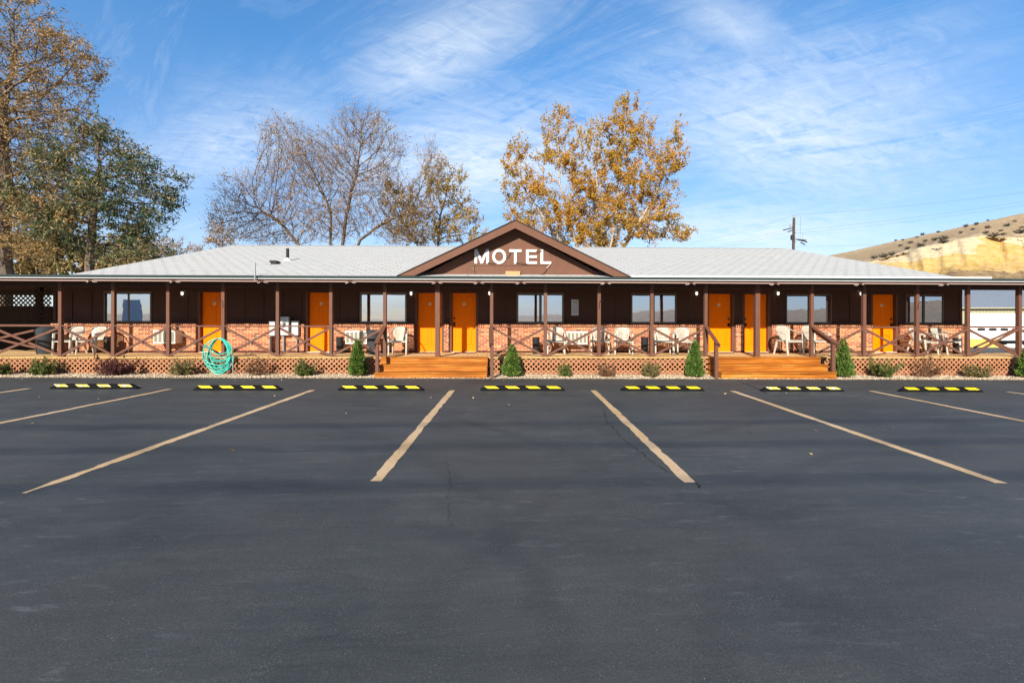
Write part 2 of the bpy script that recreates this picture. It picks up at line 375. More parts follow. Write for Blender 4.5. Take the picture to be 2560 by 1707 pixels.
M['leaf_olsh'] = leafmat('olive shrub leaves', [(0, (.07, .065, .02)), (.5, (.19, .165, .06)), (1, (.32, .27, .11))], .3, 6)
M['leaf_purple'] = leafmat('barberry leaves', [(0, (.030, .008, .014)), (.5, (.075, .018, .026)), (1, (.17, .045, .040))], .3, 6)
M['leaf_dry'] = leafmat('dry red brown leaves', [(0, (.075, .030, .018)), (.5, (.19, .085, .045)), (1, (.36, .22, .11))], .3, 6)
M['leaf_sage'] = leafmat('sagebrush', [(0, (.04, .042, .03)), (1, (.12, .11, .075))], .1, 2)

def lampglass():
    m, nt, b, oc = newmat('frosted lamp globe')
    b.inputs['Base Color'].default_value = (.85, .85, .82, 1); b.inputs['Roughness'].default_value = .25
    b.inputs['Emission Color'].default_value = (1, .97, .9, 1); b.inputs['Emission Strength'].default_value = .85
    return m
M['glasslamp'] = lampglass()
def clearglass():
    m, nt, b, oc = newmat('clear jar glass')
    b.inputs['Base Color'].default_value = (.25, .25, .24, 1); b.inputs['Roughness'].default_value = .1; b.inputs['Metallic'].default_value = .3
    return m
M['jar'] = clearglass()
def pane():
    m = bpy.data.materials.new('reflective window glass'); m.use_nodes = True; nt = m.node_tree; nt.nodes.clear()
    out = nt.nodes.new('ShaderNodeOutputMaterial'); g = nt.nodes.new('ShaderNodeBsdfGlossy'); t = nt.nodes.new('ShaderNodeBsdfTransparent')
    g.inputs['Roughness'].default_value = .0; g.inputs['Color'].default_value = (.80, .86, 1.0, 1); t.inputs['Color'].default_value = (.62, .68, .68, 1)
    tc = nt.nodes.new('ShaderNodeTexCoord'); bp = nt.nodes.new('ShaderNodeBump')
    nt.links.new(noise(nt, tc.outputs['Object'], 1.6, 2, .5), bp.inputs['Height']); bp.inputs['Strength'].default_value = .05; bp.inputs['Distance'].default_value = .02
    nt.links.new(bp.outputs[0], g.inputs['Normal'])
    fr = nt.nodes.new('ShaderNodeFresnel'); fr.inputs['IOR'].default_value = 1.5
    ms = nt.nodes.new('ShaderNodeMixShader'); nt.links.new(mth(nt, 'ADD', fr.outputs[0], .80, None, True), ms.inputs[0])
    nt.links.new(t.outputs[0], ms.inputs[1]); nt.links.new(g.outputs[0], ms.inputs[2]); nt.links.new(ms.outputs[0], out.inputs[0])
    return m
M['pane'] = pane()

def asphaltmat():
    m, nt, b, oc = newmat('seal coated asphalt')
    big = noise(nt, oc, .45, 5, .6, .4); mid = noise(nt, mapping(nt, oc, (.5, 1.6, 1), (0, 0, rad(12))), 1.4, 6, .65, .8)
    streak = noise(nt, mapping(nt, oc, (.25, 6, 1), (0, 0, rad(-4))), 2.0, 6, .7, .6)
    brushed = noise(nt, mapping(nt, mapping(nt, oc, (1, 1, 1), (0, 0, rad(-9))), (.18, 9, 1)), 1.6, 7, .72, 1.4)
    f = mth(nt, 'ADD', mth(nt, 'MULTIPLY', big, .42), mth(nt, 'ADD', mth(nt, 'MULTIPLY', mid, .30), mth(nt, 'ADD', mth(nt, 'MULTIPLY', streak, .14), mth(nt, 'MULTIPLY', brushed, .14))))
    c = ramp(nt, f, [(.40, (.028, .030, .029)), (.47, (.038, .0415, .040)), (.53, (.047, .050, .0485)), (.62, (.066, .068, .065))])
    hue = noise(nt, oc, .35, 3, .5)
    c = mix(nt, ramp(nt, hue, [(.46, (0, 0, 0)), (.58, (.5, .5, .5))]), c, (.050, .0475, .044))
    stain = noise(nt, mapping(nt, mapping(nt, oc, (1, 1, 1), (0, 0, rad(14)), (3, 1, 0)), (.4, 2.2, 1)), 1.1, 8, .7, .8)
    c = mix(nt, ramp(nt, stain, [(.59, (0, 0, 0)), (.70, (.6, .6, .6))]), c, (.030, .027, .022))
    # faint tyre arcs where cars swing out of the bays
    sxy = nt.nodes.new('ShaderNodeSeparateXYZ'); nt.links.new(oc, sxy.inputs[0])
    for (ax, ay, rr, k) in ((-6.0, 1.5, 6.3, .30), (-6.0, 1.5, 7.75, .30), (7.5, -1.0, 7.2, .26), (7.5, -1.0, 8.65, .26), (2.0, 12.0, 9.0, .22), (1.0, -3.5, 7.0, .2)):
        dx = mth(nt, 'SUBTRACT', sxy.outputs[0], ax); dy = mth(nt, 'SUBTRACT', sxy.outputs[1], ay)
        rd = mth(nt, 'SQRT', mth(nt, 'ADD', mth(nt, 'MULTIPLY', dx, dx), mth(nt, 'MULTIPLY', dy, dy)))
        rd = mth(nt, 'ABSOLUTE', mth(nt, 'SUBTRACT', rd, mth(nt, 'MULTIPLY_ADD', mid, .5, rr - .25)))
        band = mth(nt, 'MULTIPLY', ramp(nt, rd, [(.06, (1, 1, 1)), (.15, (0, 0, 0))]), mth(nt, 'MULTIPLY', ramp(nt, big, [(.40, (0, 0, 0)), (.6, (1, 1, 1))]), k * 1.6))
        c = mix(nt, band, c, (.026, .027, .027))
    agg = nt.nodes.new('ShaderNodeTexVoronoi'); agg.inputs['Scale'].default_value = 75; nt.links.new(oc, agg.inputs['Vector'])
    spk = mth(nt, 'MULTIPLY', ramp(nt, agg.outputs['Distance'], [(.0, (1, 1, 1)), (.36, (0, 0, 0))]), ramp(nt, noise(nt, oc, 5, 5, .7), [(.44, (0, 0, 0)), (.66, (1, 1, 1))]))
    c = mix(nt, mth(nt, 'MULTIPLY', spk, .7), c, (.16, .165, .16))
    grain = noise(nt, oc, 85, 5, .8)
    c = mix(nt, .42, c, ramp(nt, grain, [(.32, (.2, .2, .2)), (.68, (1.8, 1.8, 1.8))]), 'MULTIPLY')
    # pale scuffs where the coat has worn through, mostly near the stops
    sc = noise(nt, mapping(nt, oc, (1.2, 5.0, 1), (0, 0, rad(6))), 2.4, 9, .74, .5)
    near = noise(nt, oc, .22, 2, .5)
    wear = mth(nt, 'MULTIPLY', ramp(nt, sc, [(.56, (0, 0, 0)), (.70, (1, 1, 1))]), ramp(nt, near, [(.42, (0, 0, 0)), (.58, (.6, .6, .6))]))
    c = mix(nt, wear, c, (.145, .15, .155))
    pit = nt.nodes.new('ShaderNodeTexVoronoi'); pit.inputs['Scale'].default_value = 9; nt.links.new(oc, pit.inputs['Vector'])
    c = mix(nt, ramp(nt, pit.outputs['Distance'], [(.018, (1, 1, 1)), (.035, (0, 0, 0))]), c, (.24, .22, .19))
    nt.links.new(c, b.inputs['Base Color'])
    nt.links.new(mth(nt, 'MULTIPLY_ADD', mid, .35, .52), b.inputs['Roughness']); b.inputs['Specular IOR Level'].default_value = .5
    bump(nt, b, mth(nt, 'ADD', mth(nt, 'MULTIPLY', grain, .6), mth(nt, 'MULTIPLY', agg.outputs['Distance'], .5)), .20, .005)
    return m
M['asphalt'] = asphaltmat()
def linemat():
    m, nt, b, oc = newmat('faded lot paint')
    n = noise(nt, oc, 30, 6, .7); big = noise(nt, oc, .8, 3, .5)
    c = ramp(nt, big, [(.35, (.46, .30, .145)), (.65, (.57, .405, .24))])
    cr = noise(nt, mapping(nt, oc, (2.2, 26, 1)), 1.0, 5, .7)
    c = mix(nt, ramp(nt, cr, [(.60, (0, 0, 0)), (.74, (.6, .6, .6))]), c, (.20, .15, .11))
    c = mix(nt, ramp(nt, n, [(.56, (0, 0, 0)), (.68, (.85, .85, .85))]), c, (.11, .095, .085))
    nt.links.new(c, b.inputs['Base Color']); b.inputs['Roughness'].default_value = .8
    return m
M['paint'] = linemat()
def gravelmat(name, cols, sc=28):
    m, nt, b, oc = newmat(name)
    v = nt.nodes.new('ShaderNodeTexVoronoi'); v.inputs['Scale'].default_value = sc; nt.links.new(oc, v.inputs['Vector'])
    sep = nt.nodes.new('ShaderNodeSeparateColor'); nt.links.new(v.outputs['Color'], sep.inputs[0])
    c = ramp(nt, sep.outputs[0], cols)
    c = mix(nt, ramp(nt, v.outputs['Distance'], [(.45, (0, 0, 0)), (.8, (.7, .7, .7))]), c, (.10, .08, .06))
    nt.links.new(c, b.inputs['Base Color']); b.inputs['Roughness'].default_value = .9
    bump(nt, b, mth(nt, 'SUBTRACT', 1.0, v.outputs['Distance']), .8, .02)
    return m
M['gravel'] = gravelmat('river gravel', [(0, (.26, .18, .10)), (.4, (.44, .33, .21)), (.75, (.55, .44, .31)), (1, (.64, .56, .44))])
def stonemat():
    m, nt, b, oc = newmat('pebbles'); g = nt.nodes.new('ShaderNodeNewGeometry')
    c = ramp(nt, g.outputs['Random Per Island'], [(0, (.24, .16, .09)), (.35, (.44, .33, .20)), (.7, (.58, .46, .31)), (1, (.68, .60, .48))])
    nt.links.new(c, b.inputs['Base Color']); b.inputs['Roughness'].default_value = .85
    return m
M['pebble'] = stonemat()
M['dirt'] = plain('dry ground', (.20, .16, .115), .95, .3, .5, bmp=.3)
M['backlot'] = plain('back lot gravel', (.10, .095, .085), .95, .35, 1.2, bmp=.3)
M['hillgrass'] = plain('dry hill grass', (.25, .175, .105), .95, .25, .10, bmp=.3, fleck=((.135, .105, .070), .52))
M['hilltan'] = plain('tan hill crest', (.40, .275, .14), .95, .2, .08, bmp=.3)
M['cream_sand'] = plain('cream sandstone', (.62, .48, .29), .95, .12, .2, (1, 1, 2.5), bmp=.4)
M['yellow_sand'] = plain('yellow sandstone', (.56, .34, .10), .95, .25, .25, (1, 1, 2.5), bmp=.4, fleck=((.62, .48, .26), .56))
M['brush'] = plain('dry brush slope', (.30, .20, .105), .95, .3, .22, bmp=.4, fleck=((.15, .095, .055), .55))
def stratamat():
    # dry grass over a cut bank: each layer has its own soil and ragged edges
    m, nt, b, oc = newmat('layered hillside'); a = nt.nodes.new('ShaderNodeAttribute'); a.attribute_name = 'strata'
    n1 = noise(nt, oc, .16, 6, .65, .4); n2 = noise(nt, oc, .55, 7, .7, .5); n3 = noise(nt, mapping(nt, oc, (.5, .5, 2.2)), .5, 7, .7, 1.0)
    f = mth(nt, 'ADD', a.outputs['Fac'], mth(nt, 'ADD', mth(nt, 'MULTIPLY_ADD', n1, 1.5, -.75), mth(nt, 'MULTIPLY_ADD', n2, 1.0, -.5)))
    brush = ramp(nt, n2, [(.38, (.16, .10, .055)), (.5, (.30, .20, .10)), (.64, (.42, .30, .16))])
    yel = ramp(nt, n3, [(.30, (.40, .25, .10)), (.45, (.54, .33, .085)), (.56, (.58, .42, .19)), (.70, (.48, .27, .06))])
    crm = ramp(nt, n3, [(.34, (.46, .35, .20)), (.5, (.60, .47, .29)), (.66, (.66, .55, .37))])
    grs = ramp(nt, n2, [(.36, (.24, .165, .10)), (.5, (.39, .275, .155)), (.66, (.48, .355, .20))])
    tan = ramp(nt, n2, [(.36, (.36, .25, .14)), (.6, (.50, .36, .20))])
    step = lambda e: ramp(nt, mth(nt, 'MULTIPLY_ADD', f, .2, .1), [(.1 + .2 * e - .015, (0, 0, 0)), (.1 + .2 * e + .015, (1, 1, 1))])
    c = mix(nt, step(.62), brush, yel); c = mix(nt, step(1.5), c, crm); c = mix(nt, step(2.5), c, grs); c = mix(nt, step(3.5), c, tan)
    nt.links.new(c, b.inputs['Base Color']); b.inputs['Roughness'].default_value = .95; b.inputs['Specular IOR Level'].default_value = .1
    bump(nt, b, mth(nt, 'ADD', n2, n3), .8, .5); return m
M['strata'] = stratamat()
M['ribroof'] = plain('ribbed steel roof', (.27, .30, .335), .45, .06, 2, metal=.2, bmp=0)
M['beige'] = plain('beige ribbed steel', (.33, .30, .20), .5, .08, 2, bmp=0)
M['white'] = plain('white steel', (.78, .78, .76), .45, .03, 2, bmp=0)
M['ochre'] = plain('yellow base band', (.66, .44, .10), .6, .06, 2, bmp=0)
M['trailerwood'] = plain('grey planks', (.35, .24, .17), .85, .2, 4)
M['polewood'] = plain('creosote pole', (.085, .055, .040), .85, .25, 8, (4, 4, .4))
M['insul'] = plain('insulator', (.55, .56, .55), .3, .1)
M['deadleaf'] = leafmat('fallen leaves', [(0, (.30, .17, .06)), (.5, (.48, .32, .14)), (1, (.60, .48, .28))], .1, 3)
M['notice'] = plain('notice print', (.55, .58, .62), .25, .04, 9, bmp=0)
M['ink'] = plain('grey print', (.16, .17, .19), .6, .1, 9, bmp=0)
M['crack'] = plain('open crack', (.012, .012, .012), .9, .1)

# ------------------------------------------------------------------ ground
YE = 12.2                                          # edge of the asphalt
def sheet(name, xs, ys, zf, mat):
    V = []; F = []
    for y in ys:
        for x in xs: V.append((x, y, zf(x, y)))
    n = len(xs)
    for j in range(len(ys) - 1):
        for i in range(n - 1): F.append((j * n + i, j * n + i + 1, (j + 1) * n + i + 1, (j + 1) * n + i))
    return npmesh(name, V, F, mat)
def lin(a, b, n): return [a + (b - a) * i / (n - 1) for i in range(n)]
def ground_z(x, y):
    pts = [(-900, -.4), (12.0, -.28), (13.3, -.22), (15.2, -.18), (20, -.25), (44, -1.1), (1500, -1.1)]
    for (a, za), (b, zb) in zip(pts, pts[1:]):
        if y <= b: return za + (zb - za) * (y - a) / (b - a)
    return -1.1
setting(sheet('ground', [-1500, -200, -60, -30, 0, 30, 60, 200, 1500], [-900, -60, -12, 12.0, 13.3, 15.2, 20, 30, 44, 90, 300, 1500], ground_z, M['dirt']))
# the lot, its far edge a little ragged
xs = lin(-42, 42, 337); V = []; F = []
for x in xs: V.append((x, -30, gz(x)))
for x in xs: V.append((x, YE - .06, gz(x)))
for x in xs: V.append((x, YE + .012 * math.sin(x * 3.1) + random.uniform(-.014, .014), gz(x)))
for x in xs: V.append((x, YE + .03, gz(x) - .05))
n = len(xs)
F = [(j * n + i, j * n + i + 1, (j + 1) * n + i + 1, (j + 1) * n + i) for j in range(3) for i in range(n - 1)]
setting(npmesh('parking_lot', V, F, M['asphalt']))
# dark yard seen past the right end of the porch
setting(sheet('back_yard', lin(8, 60, 14), [15.3, 20, 44, 60], lambda x, y: ground_z(x, y) + .03, M['backlot']))
# gravel bed between the lot and the porch
setting(sheet('gravel_base', lin(-24, 24, 97), [YE - .02, YE + .1, YE + .35, YE + .75, 13.6], lambda x, y: gz(x) + (-.012 if y < YE else .012 + .01 * math.sin(x * 2.3 + y * 5)), M['gravel']), 'stuff')
# loose pebbles
def pebbles():
    N = 9000; V = np.zeros((N * 6, 3)); F = []
    o6 = np.array([(1, 0, 0), (0, 1, 0), (-1, 0, 0), (0, -1, 0), (0, 0, .7), (0, 0, -.7)])
    x = RNG.uniform(-15.5, 15.5, N); y = YE - .02 + RNG.beta(1.1, 1.5, N) * 0.95; r = RNG.uniform(.010, .024, N)
    stray = RNG.random(N) < .012; y[stray] -= RNG.uniform(.02, .5, stray.sum()); r[stray] *= .5
    a = RNG.uniform(0, 6.28, N); s = RNG.uniform(.7, 1.4, N)
    for k in range(6):
        px_, py_ = o6[k, 0] * r * s, o6[k, 1] * r
        V[k::6, 0] = x + px_ * np.cos(a) - py_ * np.sin(a); V[k::6, 1] = y + px_ * np.sin(a) + py_ * np.cos(a)
        V[k::6, 2] = GS * x + .016 + o6[k, 2] * r - np.where(stray, .015, 0)
    b = np.arange(N) * 6; T = [(0, 1, 4), (1, 2, 4), (2, 3, 4), (3, 0, 4), (1, 0, 5), (2, 1, 5), (3, 2, 5), (0, 3, 5)]
    F = np.concatenate([np.stack([b + t[0], b + t[1], b + t[2]], 1) for t in T])
    return npmesh('gravel', V, F, M['pebble'])
setting(pebbles(), 'stuff')

# ------------------------------------------------------------------ painted bay lines
def bay_line(far, near, wd=.12, seed=0, fray=0.0):
    rnd = random.Random(seed); a = gnd(*far, .004); b = gnd(*near, .004)
    d = (b - a); L = d.length; d.normalize(); s = Vector((-d.y, d.x, 0)); n = int(L / .06) + 2
    V = []; F = []; wl = wr = 0
    for i in range(n):
        t = i / (n - 1); p = a + (b - a) * t; k = wd / 2
        wl = .6 * wl + rnd.uniform(-.007, .005) - (.02 if rnd.random() < .03 else 0); wr = .6 * wr + rnd.uniform(-.007, .005) - (.02 if rnd.random() < .03 else 0)
        tl = tr = 0
        if fray and t > 1 - fray:
            q = (t - 1 + fray) / fray; tl = q * wd * .42 + math.sin(q * 9) * .016; tr = math.sin(q * 7 + 2) * .02 + q * .01
        l = p + s * (k + wl - max(0, tl)); r = p - s * (k + wr - max(0, tr))
        V += [(l.x, l.y, gz(l.x) + .004), (r.x, r.y, gz(r.x) + .004)]
        if i: F.append((2 * i - 2, 2 * i - 1, 2 * i + 1, 2 * i))
    return setting(npmesh('parking_line', V, F, M['paint']))
for k, (fa, ne, fr) in enumerate([((72, 971), (-1587, 1202), 0), ((425, 972.5), (-734, 1203), 0), ((781, 975), (64, 1232), .12), ((1130.7, 975.5), (938, 1202), 0),
                                  ((1483, 975.5), (1725, 1205), 0), ((1831, 977), (2503, 1207), 0), ((2176.7, 977), (3346, 1207), 0), ((2518, 979), (4200, 1207), 0)]):
    bay_line(fa, ne, .125, k, fr)
# open cracks in the lot
def crack(pts, wd, seed):
    rnd = random.Random(seed); g = [gnd(*p, .003) for p in pts]; P = []
    for a, b in zip(g, g[1:]):
        for i in range(14): P.append(a + (b - a) * (i / 14) + Vector((rnd.uniform(-.022, .022), rnd.uniform(-.022, .022), 0)))
    V = []; F = []
    for i, p in enumerate(P):
        d = (P[min(i + 1, len(P) - 1)] - P[max(i - 1, 0)]); d.z = 0; d.normalize(); s = Vector((-d.y, d.x, 0)) * wd * rnd.uniform(.15, .7)
        for q in (p + s, p - s): V.append((q.x, q.y, gz(q.x) + .003))
        if i: F.append((2 * i - 2, 2 * i - 1, 2 * i + 1, 2 * i))
    setting(npmesh('asphalt_crack', V, F, M['crack']))
crack([(1507, 1020), (1517, 1052), (1552, 1092), (1590, 1122), (1640, 1160), (1680, 1182)], .010, 1)
crack([(1738, 1205), (1752, 1220)], .012, 2)
crack([(1842, 950), (1873, 963), (1902, 974), (1917, 984)], .03, 3)
crack([(1116, 1152), (1124, 1200), (1120, 1260), (1128, 1330)], .003, 4)

# ------------------------------------------------------------------ the motel
YP, YW, YB, YD, DECK, SOF = 13.2, 15.05, 14.95, 15.16, .51, 2.62
MR = Vector((0, YP, 0))
motel = thing('motel_building', 'long brown and brick motel with a railed porch, orange doors and pale shingle roof', 'motel', MR)
def part(mb, name, mat, parent=None, smooth=False): return mb.build(name, mat, parent or motel, MR, smooth)
XL, XR = xa(134, YW), xa(2404, YW)                 # ends of the front wall

# doors: visible pixel edge (left / right) at the door face
DW, DH = .78, 2.03
doors = []
for side, px in (('l', 507), ('l', 774), ('l', 1045.7), ('l', 1131), ('r', 1825.4), ('r', 1914.4), ('r', 2231.4)):
    x = xa(px, YD); doors.append((x, x + DW) if side == 'l' else (x - DW, x))
# windows: left, right at the wall, mullion, panes
wins = []
for (l, r, mpx) in ((261, 380, 322), (900, 1017, 961), (1291.6, 1409, 1351), (1577, 1690.5, 1633), (1964, 2078, 2022), (2262, 2357, 2308)):
    wins.append((xa(l, YW), xa(r, YW), xa(mpx, YW)))
WZ0, WZ1 = 1.47, 2.475
CAS = .085                                         # door casing width
openings = [(a - CAS, b + CAS, DECK - .1, DECK + DH + .07) for a, b in doors] + [(a, b, WZ0, WZ1) for a, b, _ in wins]
openings.sort()
# siding: sheets between the openings
sd_ = MB(); edges = [XL]
for o in openings: edges += [o[0], o[1]]
edges.append(XR)
for i in range(0, len(edges), 2): sd_.box(edges[i], edges[i + 1], YW, YW + .1, -.2, SOF + .08)
for (a, b, z0, z1) in openings:
    sd_.box(a, b, YW, YW + .1, z1, SOF + .08)
    if z0 > 1: sd_.box(a, b, YW, YW + .1, -.2, z0)
# battens and trim boards on it
def blocked(x0, x1): return any(x1 > a - .03 and x0 < b + .03 for a, b, _, _ in openings)
x = XL + .02
sd_.box(XL, XL + .09, YW - .022, YW, 1.50, SOF - .16); sd_.box(XR - .09, XR, YW - .022, YW, 1.50, SOF - .16)
x = XL + .55
while x < XR - .3:
    if not blocked(x, x + .06): sd_.box(x, x + .055, YW - .022, YW, 1.56, SOF - .16)
    x += .61
sd_.box(XL, XR, YW - .026, YW, SOF - .16, SOF - .001)
segs = [(edges[i], edges[i + 1]) for i in range(0, len(edges), 2)]
dops = sorted((a - CAS, b + CAS) for a, b in doors)
walls = []; cur = XL
for a, b in dops: walls.append((cur, a)); cur = b
walls.append((cur, XR))
for a, b in walls:
    sd_.box(a, b, YB - .03, YW - .001, 1.445, 1.475)   # sill over the brick
    for (wa, wb, _) in wins: pass
    sd_.box(a, b, YW - .024, YW - .0005, 1.4765, 1.555) if not any(wa > a and wb < b for wa, wb, _ in wins) else None
for a, b in walls:
    ws = sorted((wa, wb) for wa, wb, _ in wins if wa > a and wb < b); c = a
    if ws:
        for wa, wb in ws: sd_.box(c, wa - .04, YW - .024, YW - .0005, 1.4765, 1.555); c = wb + .04
        sd_.box(c, b, YW - .024, YW - .0005, 1.4765, 1.555)
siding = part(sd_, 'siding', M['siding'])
# end and rear walls
rw = MB(); rw.box(XL, XL + .1, YW + .1, 24, -.3, SOF + .08); rw.box(XR - .1, XR, YW + .1, 24, -.3, SOF + .08); rw.box(XL, XR, 24, 24.1, -.3, SOF + .08)
rw.box(XL + .1, XR - .1, YW + 3.2, YW + 3.3, -.2, SOF + .05)
part(rw, 'rear_wall', M['interior'])
# brick wainscot
for a, b in walls:
    m = MB(); m.box(a + .012, b - .012, YB, YW - .0005, DECK + .055, 1.334)
    w_ = part(m, 'brick_wainscot', M['brick'])
    m = MB(); m.box(a + .008, b - .008, YB - .006, YW - .0005, 1.335, 1.444); part(m, 'brick_cap', M['rowlock'], w_)
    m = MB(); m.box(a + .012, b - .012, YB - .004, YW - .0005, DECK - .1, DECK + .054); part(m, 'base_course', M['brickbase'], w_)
# doors
def door(a, b, lock):
    z0, z1 = DECK + .015, DECK + DH; m = MB()
    m.box(a, b, YD, YD + .045, z0, z1)
    wd = b - a; st = .105; mid = (a + b) / 2
    rows = [(z0 + .20, z0 + .78), (z0 + .96, z0 + 1.58), (z0 + 1.68, z1 - .11)]
    cols = [(a + st, mid - .045), (mid + .045, b - st)]
    # stiles and rails stand 9 mm proud, raised fields in the panels
    f = YD - .009
    m.box(a, a + st, f, YD, z0, z1); m.box(b - st, b, f, YD, z0, z1); m.box(mid - .045, mid + .045, f, YD, z0, z1)
    zs = [z0] + [q for r in rows for q in r] + [z1]
    for (c0, c1) in cols:
        for i in range(0, 8, 2): m.box(c0, c1, f, YD, zs[i], zs[i + 1])
        for r0, r1 in rows:
            i = .035; vs = [(c0 + i, YD, r0 + i), (c1 - i, YD, r0 + i), (c1 - i, YD, r1 - i), (c0 + i, YD, r1 - i)]
            j = i + .02; vs += [(c0 + j, YD - .008, r0 + j), (c1 - j, YD - .008, r0 + j), (c1 - j, YD - .008, r1 - j), (c0 + j, YD - .008, r1 - j)]
            m.add(vs, [(0, 1, 5, 4), (1, 2, 6, 5), (2, 3, 7, 6), (3, 0, 4, 7), (4, 5, 6, 7)])
    d = part(m, 'door', M['door'])
    c = MB()
    for x0, x1 in ((a - CAS, a - .003), (b + .003, b + CAS)):
        c.bbox(x0, x1, YW - .02, YD + .05, DECK, z1 + .003, .008)
    c.box(a - CAS, b + CAS, YW - .02, YD + .05, z1 + .0035, z1 + .07)
    part(c, 'door_frame', M['trim'], d)
    t = MB(); t.xprism([(YW - .07, DECK + .001), (YW - .06, DECK + .016), (YD + .02, DECK + .0145), (YD + .02, DECK + .001)], a - .003 + .006, b - .006)
    part(t, 'threshold', M['whitemetal'], d)
    p = MB(); p.box(mid - .043, mid + .043, f - .008, f - .0005, 2.06, 2.145); p.cur = 1; p.box(mid - .014, mid + .014, f - .0095, f - .0082, 2.085, 2.122); part(p, 'number_plate', [M['cream'], M['ink']], d)
    if lock:
        x = a + .065 if lock == 'l' else b - .065
        k = MB(); k.lathe([(.034, 0), (.034, .012), (.026, .018)], (x, f - .0005, DECK + 1.12), 16, True, 'Y'); part(k, 'deadbolt', M['black'], d); k = MB()
        k.bbox(x - .032, x + .032, f - .02, f - .0005, DECK + .86, DECK + .98, .006)
        k.lathe([(.02, 0), (.02, .03), (.03, .04), (.03, .06), (.012, .066)], (x, f - .02, DECK + .92), 16, True, 'Y')
        part(k, 'handle', M['black'], d)
    return d
for (a, b), lk_ in zip(doors, ('r', 'r', 'r', 'l', 'r', 'l', 'r')): door(a, b, lk_)
# windows
def window(a, b, mx, curtains):
    z0, z1 = WZ0, WZ1; m = MB(); t = .035; y0, y1 = YW - .03, YW + .07
    m.box(a, b, y0, y1, z0, z0 + t); m.box(a, b, y0, y1, z1 - t, z1); m.box(a, a + t, y0, y1, z0 + t, z1 - t); m.box(b - t, b, y0, y1, z0 + t, z1 - t)
    m.box(mx - .022, mx + .022, y0 + .01, y1, z0 + t, z1 - t)
    for (c0, c1, yy) in ((a + t, mx - .022, .02), (mx + .022, b - t, .0)):
        s = .022; yy += y0 + .02
        m.box(c0, c1, yy, yy + .03, z0 + t, z0 + t + s); m.box(c0, c1, yy, yy + .03, z1 - t - s, z1 - t)
        m.box(c0, c0 + s, yy, yy + .03, z0 + t + s, z1 - t - s); m.box(c1 - s, c1, yy, yy + .03, z0 + t + s, z1 - t - s)
    wd = part(m, 'window', M['alu'])
    for (c0, c1, yy) in ((a + t, mx - .022, .035), (mx + .022, b - t, .015)):
        g = MB(); s = .022; y = y0 + yy
        g.add([(c0 + s, y, z0 + t + s), (c1 - s, y, z0 + t + s), (c1 - s, y, z1 - t - s), (c0 + s, y, z1 - t - s)], [(0, 1, 2, 3)])
        part(g, 'pane', M['pane'], wd)
    for (f0, f1, mt) in curtains:
        g = MB(); x0 = a + (b - a) * f0; x1 = a + (b - a) * f1; n = max(6, int((x1 - x0) / .03)); vs = []; fs = []
        for i in range(n + 1):
            x = x0 + (x1 - x0) * i / n; y = YW + .14 + .018 * math.sin(i * 1.7) + .006 * math.sin(i * .6)
            vs += [(x, y, z0 - .1), (x, y, z1 + .06)]
            if i: fs.append((2 * i - 2, 2 * i, 2 * i + 1, 2 * i - 1))
        g.add(vs, fs); part(g, 'curtain', M[mt], wd, True)
CU = [[(0, .5, 'curtain'), (.72, 1, 'curtain')], [(0, .2, 'curtain'), (.27, .5, 'curtain'), (.5, 1, 'curtain')], [(0, .38, 'curtain'), (.5, .86, 'curtain')],
      [(.9, 1, 'darkcurtain'), (.62, .72, 'darkcurtain')], [(0, .1, 'darkcurtain')], [(.2, .5, 'darkcurtain')]]
for (a, b, mx), c in zip(wins, CU): window(a, b, mx, c)

# porch deck: boards running away from the wall
dk = MB(); x = -19.2; YF = 13.07
while x < 19.2:
    w_ = .140 + random.uniform(-.003, .003); y0 = YF + random.uniform(-.012, .012); z = DECK + random.uniform(-.002, .002)
    dk.cur = 0
    dk.add([(x, y0, z), (x + w_, y0, z), (x + w_, YW - .101, z), (x, YW - .101, z)], [(0, 1, 2, 3)])
    dk.add([(x, y0, z - .04), (x, y0, z), (x, YW - .101, z), (x, YW - .101, z - .04)], [(0, 1, 2, 3)])
    dk.add([(x + w_, y0, z - .04), (x + w_, y0, z), (x + w_, YW - .101, z), (x + w_, YW - .101, z - .04)], [(0, 1, 2, 3)])
    dk.cur = 1
    dk.add([(x, y0, z - .04), (x + w_, y0, z - .04), (x + w_, y0, z), (x, y0, z)], [(0, 1, 2, 3)])
    x += w_ + .007
dk.cur = 0
dk.box(XL - 4.5, XL - .001, YW - .1, 16.2, DECK - .04, DECK - .003)
for a, b in doors: dk.box(a - CAS - .03, b + CAS + .03, YW - .1, YD + .1, DECK - .045, DECK - .001)
deck = part(dk, 'porch_deck', [M['deck'], M['deckend']])
jo = MB(); jo.box(-19.2, 19.2, YF + .09, YF + .13, DECK - .20, DECK - .046); jo.box(-19.2, 19.2, YF + .06, YF + .09, -.08, .12)
part(jo, 'rim_joist', M['joist'])
un = MB(); un.box(-19.2, 19.2, 14.4, 14.45, -.2, DECK - .05); part(un, 'foundation', M['interior'])

